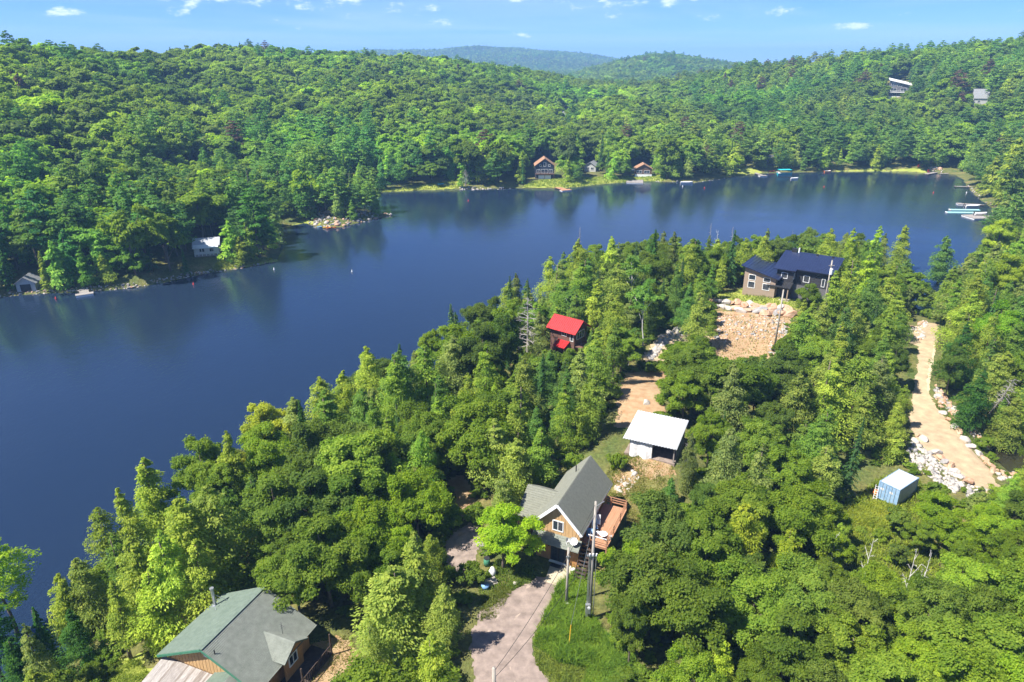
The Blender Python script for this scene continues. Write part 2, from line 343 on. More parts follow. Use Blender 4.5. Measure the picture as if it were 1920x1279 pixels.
# ------------------------------------------------------------------ ground, lake
def axis(lo, hi, n, k, c=0.0):
    a = np.arcsinh((lo-c)/k); b = np.arcsinh((hi-c)/k); return c + k*np.sinh(np.linspace(a, b, n))
gx = axis(-9000, 9000, 420, 60, 15); gy = axis(-70, 9000, 470, 110, 80)
GX, GY = np.meshgrid(gx, gy); GZ = height(GX, GY)
nx, ny = len(gx), len(gy); idx = np.arange(nx*ny).reshape(ny, nx)
quads = np.stack([idx[:-1, :-1], idx[:-1, 1:], idx[1:, 1:], idx[1:, :-1]], -1).reshape(-1, 4)
def ground_mat():
    m = bpy.data.materials.new('forest_floor'); m.use_nodes = True; n, l = m.node_tree.nodes, m.node_tree.links
    b = n['Principled BSDF']; b.inputs['Roughness'].default_value = .95; b.inputs['Specular IOR Level'].default_value = .1
    tc = n.new('ShaderNodeTexCoord')
    def noise(sc, d=6): 
        t = n.new('ShaderNodeTexNoise'); t.inputs['Scale'].default_value = sc; t.inputs['Detail'].default_value = d; t.inputs['Roughness'].default_value = .65; l.new(tc.outputs['Object'], t.inputs['Vector']); return t
    t1, t2 = noise(.18), noise(2.2)
    r1 = n.new('ShaderNodeValToRGB'); e = r1.color_ramp.elements; e[0].position = .35; e[0].color = (.075, .105, .028, 1); e[1].position = .60; e[1].color = (.15, .14, .045, 1)
    x = r1.color_ramp.elements.new(.75); x.color = (.27, .19, .10, 1)
    l.new(t1.outputs['Fac'], r1.inputs[0])
    r2 = n.new('ShaderNodeMapRange'); r2.inputs['From Min'].default_value = .3; r2.inputs['From Max'].default_value = .7; r2.inputs['To Min'].default_value = .55; r2.inputs['To Max'].default_value = 1.4; l.new(t2.outputs['Fac'], r2.inputs['Value'])
    mx = n.new('ShaderNodeMix'); mx.data_type = 'RGBA'; mx.blend_type = 'MULTIPLY'; mx.inputs['Factor'].default_value = 1
    l.new(r1.outputs[0], mx.inputs['A']); l.new(r2.outputs[0], mx.inputs['B']); l.new(mx.outputs['Result'], b.inputs['Base Color'])
    bp = n.new('ShaderNodeBump'); bp.inputs['Strength'].default_value = .8; bp.inputs['Distance'].default_value = .3; l.new(t2.outputs['Fac'], bp.inputs['Height']); l.new(bp.outputs[0], b.inputs['Normal'])
    return m
terr = bpy.data.objects.new('ground', raw_mesh('ground', np.stack([GX, GY, GZ], -1).reshape(-1, 3), quads, ground_mat(), smooth=True)); link(terr)
tag(terr, 'wooded ground rising from the lake to the hills', 'ground', kind='structure')

def water_mat(name, base, calm):
    m = bpy.data.materials.new(name); m.use_nodes = True; n, l = m.node_tree.nodes, m.node_tree.links
    b = n['Principled BSDF']; b.inputs['Base Color'].default_value = (*base, 1); b.inputs['IOR'].default_value = 1.333; b.inputs['Specular IOR Level'].default_value = 1.0
    tc = n.new('ShaderNodeTexCoord')
    def noise(sc, d, st=(1, 1, 1), rot=0):
        mp = n.new('ShaderNodeMapping'); mp.inputs['Scale'].default_value = st; mp.inputs['Rotation'].default_value = (0, 0, rot); l.new(tc.outputs['Object'], mp.inputs[0])
        t = n.new('ShaderNodeTexNoise'); t.inputs['Scale'].default_value = sc; t.inputs['Detail'].default_value = d; t.inputs['Roughness'].default_value = .6; l.new(mp.outputs[0], t.inputs['Vector']); return t
    rip = noise(1.5, 4, (1, .55, 1), .5); big = noise(.35, 3, (1, .5, 1), .4); wind = noise(.011, 4, (1, 2.2, 1), .25)
    wr = n.new('ShaderNodeMapRange'); wr.inputs['From Min'].default_value = .36; wr.inputs['From Max'].default_value = .56; wr.inputs['To Min'].default_value = .35*calm; wr.inputs['To Max'].default_value = calm; l.new(wind.outputs['Fac'], wr.inputs['Value'])
    ad = n.new('ShaderNodeMath'); ad.operation = 'ADD'; l.new(rip.outputs['Fac'], ad.inputs[0]); l.new(big.outputs['Fac'], ad.inputs[1])
    bp = n.new('ShaderNodeBump'); bp.inputs['Distance'].default_value = .25; l.new(wr.outputs[0], bp.inputs['Strength']); l.new(ad.outputs[0], bp.inputs['Height']); l.new(bp.outputs[0], b.inputs['Normal'])
    rr = n.new('ShaderNodeMapRange'); rr.inputs['To Min'].default_value = .04; rr.inputs['To Max'].default_value = .14; l.new(wr.outputs[0], rr.inputs['Value']); l.new(rr.outputs[0], b.inputs['Roughness'])
    return m
w = MB(); w.add([(-340, -90, 0), (260, -90, 0), (260, 420, 0), (-340, 420, 0)], [(0, 1, 2, 3)])
tag(w.build('lake_water', water_mat('lake_water', (.0115, .022, .043), .24)), 'dark blue rippled lake', 'lake', kind='structure')
px_ = [p[0] for p in POND]; py_ = [p[1] for p in POND]
w = MB(); w.add([(min(px_)-2, min(py_)-2, .95), (max(px_)+2, min(py_)-2, .95), (max(px_)+2, max(py_)+2, .95), (min(px_)-2, max(py_)+2, .95)], [(0, 1, 2, 3)])
tag(w.build('pond_water', water_mat('pond_water', (.03, .028, .015), .25)), 'brown still pond beside the gravel road', 'pond', kind='structure')

# ------------------------------------------------------------------ tree crowns
def unit(a): return a/(np.linalg.norm(a, axis=-1, keepdims=True)+1e-9)
def leaf_quads(P, N, T, size, asp, fold=.25):
    """kite-shaped folded leaves: centre P, normal N, long axis T"""
    T = unit(T - N*(T*N).sum(-1, keepdims=True)); B = np.cross(N, T); s = size[:, None]
    V = np.stack([P-T*s, P+B*s*asp-N*s*fold*asp, P+T*s-N*s*fold*.5, P-B*s*asp-N*s*fold*asp], 1).reshape(-1, 3)
    n = len(P); F_ = np.arange(n*4).reshape(n, 4); return V, F_
def rnd_dirs(rng, n): return unit(rng.normal(size=(n, 3)))
def maple_crown(seed, H, Rc, K, per, lsize, base=.20, sub=8):
    """limbs carry sub-crowns, sub-crowns carry leaf clumps; the hollows between them stay open"""
    rng = np.random.default_rng(seed)
    c0 = np.array([0, 0, H*(base + (1-base)*.46)]); hz = H*(1-base)*.50
    d = rnd_dirs(rng, K*8); d = d[d[:, 2] > -.62]; pick = [d[0]]
    for q in d[1:]:                                   # spread the limbs apart
        if len(pick) < K and min(np.linalg.norm(q-p) for p in pick) > 1.9/math.sqrt(K): pick.append(q)
    d = np.array(pick); K = len(d); az = np.arctan2(d[:, 1], d[:, 0]); ph = rng.uniform(0, 6.28, 3)
    lob = (1 + .18*np.sin(2*az+ph[0]) + .14*np.sin(3*az+ph[1]))*rng.uniform(.78, 1.15, K)
    Bc = c0 + d*np.array([Rc, Rc, hz])*(.62*lob)[:, None]; Rb = Rc*.42*rng.uniform(.7, 1.25, K)*math.sqrt(12/max(K, 6))
    bi = np.repeat(np.arange(K), sub); e = rnd_dirs(rng, K*sub); e[:, 2] = np.where(e[:, 2] < -.25, -e[:, 2]*.6, e[:, 2]); e = unit(e)
    C = Bc[bi] + e*(Rb[bi]*rng.uniform(.55, 1.08, K*sub))[:, None]*np.array([1, 1, .72]); rc = Rb[bi]*.44*rng.uniform(.55, 1.25, K*sub)
    m_ = K*sub; clv = .6*rng.uniform(0, 1, K)[bi] + .4*rng.uniform(0, 1, m_)
    n = m_*per; ci = np.repeat(np.arange(m_), per)
    e = rnd_dirs(rng, n); e[:, 2] = np.abs(e[:, 2])*rng.choice([1, 1, 1, -.5], n); e = unit(e); sh = rng.uniform(.3, 1.12, n)**.6
    P_ = C[ci] + e*(rc[ci]*sh)[:, None]*np.array([1, 1, .58]) + rng.normal(size=(n, 3))*.03*Rc
    outw = unit((C[ci]-c0)*np.array([1, 1, .4]))
    N = unit(e*.5 + np.array([0, 0, .65]) + outw*.25 + rng.normal(size=(n, 3))*.45)
    T = unit(outw + rng.normal(size=(n, 3))*.8 - np.array([0, 0, .35]))
    lv = np.clip(.5 + .26*(clv[ci]-.5)*2 + rng.normal(size=n)*.17, 0, 1)
    V, F_ = leaf_quads(P_, N, T, lsize*rng.uniform(.55, 1.3, n), .62)
    return V, F_, np.repeat(lv, 4), Bc
def conifer_crown(seed, H, Rm, nb, per, lsize, style):
    rng = np.random.default_rng(seed)
    Ps, Ns, Ts, Ss, Ls = [], [], [], [], []
    t0 = {'cedar': .08, 'spruce': .07, 'pine': .28, 'hemlock': .10}[style]
    if style in ('cedar', 'hemlock') and seed % 10 in (2, 3): t0 = .30 if seed % 10 == 3 else .2
    ph = rng.uniform(0, 6.28, 3)
    for i in range(nb):
        t = t0 + (1-t0)*((i+.5)/nb)**(.92 if style != 'pine' else 1.0)
        if style == 'pine':
            lev = 11; t = t0 + (1-t0)*(np.floor((i+.5)/nb*lev)+rng.uniform(.2, .6))/lev
        az = i*2.39996 + rng.uniform(-.5, .5)
        if style in ('cedar', 'hemlock'): az = rng.uniform(0, 6.283); t = min(.99, max(t0, t + rng.normal()*.03))
        q = 1-t
        if style == 'cedar': L = Rm*min(1.0, (q*1.5)**.62)*(.75+.25*min(1, (t-t0)/.16))
        elif style == 'hemlock': L = Rm*min(1.0, (q*1.3)**.72)
        elif style == 'spruce': L = Rm*(q**.9 + .03)
        else: L = Rm*(min(1, q*1.7)**.7)*(.75+.25*min(1, (t-t0)/.25))
        amp = 1.0 if style in ('spruce', 'pine') else 1.7
        L *= (rng.uniform(.62, 1.14) if amp == 1.0 else rng.uniform(.45, 1.22))*(1+amp*.14*math.sin(2*az+ph[0]+5*t)+amp*.10*math.sin(3*az+ph[1]-7*t)); L = max(L, .12)
        if style in ('cedar', 'hemlock') and rng.random() < .10: L *= .45
        out = np.array([math.cos(az), math.sin(az), 0]); side = np.array([-out[1], out[0], 0])
        s0, dr = {'cedar': (.34, .58), 'hemlock': (.12, .34), 'spruce': (-.06, .28), 'pine': (.20, -.05)}[style]
        s0 += rng.uniform(-.15, .15); z0 = t*H*.985
        m = max(8, int(per*(.3+.7*L/Rm)))
        br = rng.uniform(0, 1)
        if style == 'pine':
            k = max(2, int(5*L/Rm)); cs = rng.uniform(.35, 1, k); cs[0] = 1; lat = rng.uniform(-.32, .32, k)*cs
            ci = rng.integers(0, k, m)
            e = rnd_dirs(rng, m); e[:, 2] = np.abs(e[:, 2])*.8-.15
            cr = .26*L+.16
            base = out*(cs[ci]*L)[:, None] + side*(lat[ci]*L)[:, None]
            P_ = base + e*np.array([cr, cr, cr*.42])*rng.uniform(.4, 1.05, m)[:, None]
            P_[:, 2] += z0 + s0*L*cs[ci] + .10*L*cs[ci]**2
            N = unit(e*.6 + np.array([0, 0, .6]) + rng.normal(size=(m, 3))*.45); T = unit(e + out*.8 + rng.normal(size=(m, 3))*.5)
        else:
            s = rng.uniform(.12, 1, m)**.75
            w = .34*(1-s*.72) if style == 'spruce' else .16+.36*np.sin(np.pi*np.clip(s, 0, 1)**1.15*.92)
            lt = rng.uniform(-1, 1, m)*w
            P_ = out*(s*L)[:, None] + side*(lt*L)[:, None]
            P_[:, 2] += z0 + s0*L*s - dr*L*s*s - np.abs(lt)*L*.22 + rng.normal(size=m)*.05*L*.5
            if style != 'spruce': P_[:, 2] -= rng.random(m)**2*.42*min(L, 1.6)
            dd = -dr*2*s+s0
            T = unit(out*1.0 + side*(np.sign(lt)*.75)[:, None] + np.stack([np.zeros(m), np.zeros(m), dd-.25], 1) + rng.normal(size=(m, 3))*.35)
            N = unit(np.array([0, 0, .8]) + out*.5 + side*(lt*.8)[:, None] + rng.normal(size=(m, 3))*(.40 if style == 'spruce' else .55))
        Ps.append(P_); Ns.append(N); Ts.append(T); Ss.append(lsize*rng.uniform(.6, 1.25, m)*(.75 if t > .93 else 1))
        Ls.append(np.clip(.5 + .30*(br-.5)*2 + rng.normal(size=m)*.16 - .10*(np.clip((np.linalg.norm(P_[:, :2], axis=1)/max(L, .1)), 0, 1)-.5), 0, 1))
    P_, N, T, S, lv = map(np.concatenate, (Ps, Ns, Ts, Ss, Ls))
    V, F_ = leaf_quads(P_, N, T, S, {'cedar': .45, 'hemlock': .42, 'spruce': .34, 'pine': .36}[style])
    return V, F_, np.repeat(lv, 4), None
def trunk_mesh(name, H, r, m, seed, limbs=(), lean=.02, top=.93, n=7):
    rng = np.random.default_rng(seed); b = MB()
    k = 6; wob = np.cumsum(rng.normal(size=(k, 2))*H*lean*.4, 0); wob -= wob[0]
    pts = [(wob[i, 0], wob[i, 1], -.4 + (H*top+.4)*i/(k-1)) for i in range(k)]
    b.tube(pts, [r*(1.25 if i == 0 else 1)*(1-.9*i/(k-1))+.012 for i in range(k)], n)
    for p, q, a, c in limbs: b.tube([p, ((p[0]+q[0])/2, (p[1]+q[1])/2, (p[2]+q[2])/2+.06*H*.3), q], [a, (a+c)/2, c], 5)
    return b.mesh(name, m, True)
def snag_mesh(name, H, r, Rm, nb, seed, m, twig=3, rise=0.0):
    rng = np.random.default_rng(seed); b = MB()
    b.tube([(0, 0, -.4), (.05*H*rng.uniform(-.4, .4), .05*H*rng.uniform(-.4, .4), H*.55), (.06*H*rng.uniform(-.6, .6), .05*H*rng.uniform(-.6, .6), H)], [r*1.2, r*.6, .03], 7)
    for i in range(nb):
        t = .2 + .78*(i+.5)/nb; az = i*2.4+rng.uniform(-.6, .6); L = Rm*(1-t*.82)*rng.uniform(.5, 1.15)
        o = np.array([math.cos(az), math.sin(az), 0]); p = np.array([0, 0, t*H])
        up = rise*rng.uniform(.6, 1.4) + rng.uniform(-.25, .2)
        mid = p+o*L*.5+np.array([0, 0, (up+.08)*L*.5]); q = p+o*L+np.array([rng.uniform(-.2, .2)*L, rng.uniform(-.2, .2)*L, up*L])
        rb = .06*(.5+L/Rm); b.tube([p, mid, q], [rb, rb*.7, rb*.25], 4, False)
        for j in range(twig):
            s = rng.uniform(.35, .95); pp = mid*(1-abs(2*s-1))+(p if s < .5 else q)*abs(2*s-1)
            qq = pp + o*L*.22 + rng.normal(size=3)*L*.20; b.tube([pp, qq], [rb*.5, rb*.2], 3, False)
    return b.mesh(name, m)
PROTO = {}
def add_proto(kind, lod, H, crown, trunk): PROTO.setdefault((kind, lod), []).append((H, crown, trunk))
def mk(kind, fn, seed, H, args, trunk_r, lod, limb=True, bark=BARK, leafm=None):
    V, F_, lv, C = fn(seed, H, *args)
    cm = raw_mesh(kind+'_crown', V, F_, leafm or (LEAF if fn is maple_crown else NEEDLE), lv)
    limbs = []
    if C is not None and limb:
        rng = np.random.default_rng(seed)
        for c in C[rng.permutation(len(C))[:14]]:
            z = min(c[2]*.75, H*.72)*rng.uniform(.6, 1); limbs.append(((0, 0, z), tuple(c*np.array([.95, .95, 1])), trunk_r*.42, .02))
    tm = trunk_mesh(kind+'_trunk', H, trunk_r, bark, seed, limbs, top=.72 if fn is maple_crown else .93)
    add_proto(kind, lod, H, cm, tm)
for i in range(7):
    mk('maple_tree', maple_crown, 10+i, 10, (3.6+.3*(i % 3), 10+i, 350, .125, .2, 9), .19, 0)
    mk('maple_tree', maple_crown, 30+i, 10, (3.7+.3*(i % 3), 9+i, 78, .33, .16, 7), .19, 1)
    mk('cedar_tree', conifer_crown, 50+i, 10, (1.75+.3*(i % 3), (175, 120, 150, 110, 165, 130, 95)[i], (140, 130, 150, 120, 150, 110, 120)[i], .112, ('cedar', 'hemlock', 'cedar', 'hemlock', 'cedar', 'cedar', 'hemlock')[i]), .15, 0)
    mk('cedar_tree', conifer_crown, 70+i, 10, (1.75+.3*(i % 3), (110, 80, 95, 75, 100, 85, 70)[i], 62, .24, ('cedar', 'hemlock', 'cedar', 'hemlock', 'cedar', 'cedar', 'hemlock')[i]), .15, 1)
for i in range(3):
    mk('spruce_tree', conifer_crown, 90+i, 10, (1.35+.15*i, 160, 75, .13, 'spruce'), .13, 0)
    mk('spruce_tree', conifer_crown, 95+i, 10, (1.35+.15*i, 100, 34, .26, 'spruce'), .13, 1)
    mk('pine_tree', conifer_crown, 110+i, 10, (2.5+.2*i, 75, 170, .15, 'pine'), .16, 0)
    mk('pine_tree', conifer_crown, 115+i, 10, (2.5+.2*i, 66, 62, .28, 'pine'), .16, 1)
for i in range(2):
    mk('birch_tree', maple_crown, 130+i, 10, (2.2, 9, 95, .12, .40, 6), .10, 0, True, BIRCHB)
    mk('leafy_shrub', maple_crown, 140+i, 10, (7.5, 10, 90, .50, -.1, 6), .2, 0)
    PROTO.setdefault(('birch_tree', 1), []).append(PROTO[('birch_tree', 0)][-1])
    PROTO.setdefault(('leafy_shrub', 1), []).append(PROTO[('leafy_shrub', 0)][-1])
SNAGS = [snag_mesh('snag_branches', 10, .19, 3.4, 46, 5, GREYBARK, 5), snag_mesh('snag_branches', 10, .15, 1.5, 40, 6, GREYBARK, 3), snag_mesh('snag_branches', 10, .11, 2.4, 8, 8, BIRCHB, 5, 1.3)]

# ------------------------------------------------------------------ where trees may not stand (pixels of the photograph -> sight lines kept open)
NEAR_TOP = [(-300, 1400), (-60, 1290), (0, 1205), (45, 1120), (95, 1068), (140, 1010), (180, 955), (225, 905), (262, 862), (300, 872), (345, 828), (400, 815), (440, 785), (470, 757), (510, 757), (545, 745),
            (575, 722), (605, 703), (640, 690), (690, 655), (730, 655), (760, 625), (800, 605), (850, 580), (900, 545), (960, 515), (1010, 485), (1060, 468), (1105, 448), (1150, 450),
            (1200, 440), (1240, 432), (1300, 440), (1400, 440), (1500, 430), (1560, 436), (1650, 428), (1700, 432), (1730, 462), (1760, 470), (1790, 455), (1810, 478), (1850, 450), (1875, 418), (1920, 412), (2300, 380)]
LAKE_VIEW = NEAR_TOP + [(2300, 300), (-300, 300)]
PROT = [
    [(985, 905), (1020, 902), (1105, 850), (1155, 900), (1182, 945), (1180, 985), (1150, 1030), (1112, 1075), (1112, 1150), (1140, 1215), (1120, 1290), (880, 1290), (868, 1230), (872, 1165), (905, 1130), (940, 1108), (1000, 1080), (990, 1000)],
    [(838, 1020), (870, 985), (902, 1000), (888, 1060), (850, 1062)], [(850, 905), (872, 895), (885, 950), (865, 955)],
    [(1165, 822), (1190, 768), (1296, 798), (1270, 850), (1262, 880), (1230, 930), (1190, 975), (1160, 945), (1150, 900), (1180, 862)],
    [(1168, 790), (1166, 720), (1190, 695), (1238, 698), (1235, 740), (1225, 775)],
    [(1386, 500), (1440, 472), (1475, 474), (1572, 486), (1530, 516), (1498, 522), (1484, 550), (1476, 580), (1462, 645), (1350, 638), (1342, 555), (1390, 540)],
    [(1208, 662), (1240, 622), (1300, 612), (1300, 625), (1250, 645), (1215, 680)], [(1345, 636), (1440, 640), (1430, 665), (1350, 668)],
    [(1042, 598), (1100, 602), (1094, 648), (1070, 650), (1052, 622)], [(968, 585), (1010, 575), (1040, 605), (1030, 640), (1012, 655), (985, 655), (972, 620)],
    [(1722, 640), (1742, 600), (1756, 604), (1752, 640), (1730, 690), (1716, 700)], [(1708, 765), (1748, 755), (1862, 870), (1868, 902), (1800, 912), (1712, 862), (1706, 800)],
    [(1646, 908), (1690, 886), (1716, 897), (1712, 935), (1682, 950), (1660, 968), (1600, 985), (1600, 950), (1645, 945)],
    [(1866, 835), (1920, 838), (1920, 882), (1885, 880)],
    [(250, 1290), (282, 1232), (390, 1150), (392, 1095), (405, 1095), (412, 1128), (484, 1107), (595, 1172), (582, 1230), (640, 1290)], [(590, 1210), (650, 1200), (660, 1290), (560, 1290)],
    [(1622, 1012), (1658, 1012), (1656, 1062), (1626, 1062)], [(1702, 1035), (1765, 1035), (1765, 1085), (1708, 1088)], [(1590, 985), (1640, 975), (1640, 950), (1605, 950)]]
LIMY = {0: 66, 3: 81, 5: 141, 8: 113, 9: 110, 12: 77, 14: 49}   # things behind these y values are hidden by the building anyway
PMS = [(Mask([p], min(q[0] for q in p)-6, max(q[0] for q in p)+6, min(q[1] for q in p)-6, max(q[1] for q in p)+6, 3), LIMY.get(i, 1e9)) for i, p in enumerate(PROT)]
LVM = Mask([LAKE_VIEW], -300, 2300, 290, 1420, 3)
LM = Mask([LAKE, POND], -140, 270, 0, 400, .5)
def obstructs(x, y, z, h, rad, lakecheck=True, slack=1.0):
    us, vs_ = [], []
    for f, q in ((.18, .7), (.4, 1.0), (.6, .9), (.8, .55), (.97, .1)):
        for s in (-1, -.5, 0, .5, 1):
            u, v = px(x+s*q*rad*slack, y, z+f*h); us.append(u); vs_.append(v)
    us, vs_ = np.array(us), np.array(vs_)
    if lakecheck and LVM.hit(us, vs_): return True
    return any(y < ly and m.hit(us, vs_) for m, ly in PMS)
CLEAR_W = []      # world polygons kept free of trunks (buildings, drive, road)
RAD = {'maple_tree': .40, 'cedar_tree': .23, 'spruce_tree': .14, 'pine_tree': .25, 'birch_tree': .24, 'leafy_shrub': .75}
TREES = []        # kind, x, y, z, h, tint, lod, wide, hero label
rngT = random.Random(7)
def tint(kind, c=None):
    k_ = kind
    j = lambda a, s: max(.004, a*rngT.uniform(1-s, 1+s))
    base = {'maple_tree': [(.075, .150, .022), (.058, .125, .022), (.10, .165, .022), (.052, .110, .028), (.085, .17, .03)],
            'cedar_tree': [(.185, .205, .040), (.155, .190, .036), (.21, .215, .042), (.115, .155, .036), (.17, .165, .06), (.09, .135, .04)],
            'spruce_tree': [(.060, .105, .040), (.075, .110, .050), (.045, .085, .035)], 'pine_tree': [(.085, .125, .035), (.105, .14, .036), (.07, .11, .035)],
            'birch_tree': [(.11, .17, .04)], 'leafy_shrub': [(.08, .16, .025), (.11, .17, .03), (.06, .13, .02)]}[kind]
    b = c or rngT.choice(base); f = rngT.uniform(.85, 1.15)*1.9; b = (b[0]*(1.42 if k_ in ('maple_tree', 'leafy_shrub') else .80), b[1], b[2]*.68)
    o_ = [j(v*f, .07) for v in b]; o_[0] = min(o_[0], o_[1]*(.90 if c is YEL else .67 if k_ in ('maple_tree', 'leafy_shrub', 'birch_tree') and c is not LEM else .78)); return tuple(o_)
YEL = (.225, .235, .03); BRI = (.115, .20, .02); OLV = (.20, .19, .05); BRN = (.15, .135, .055); BLU = (.075, .11, .085); DRK = (.045, .10, .022); LEM = (.21, .25, .03); HEM = (.235, .235, .045)
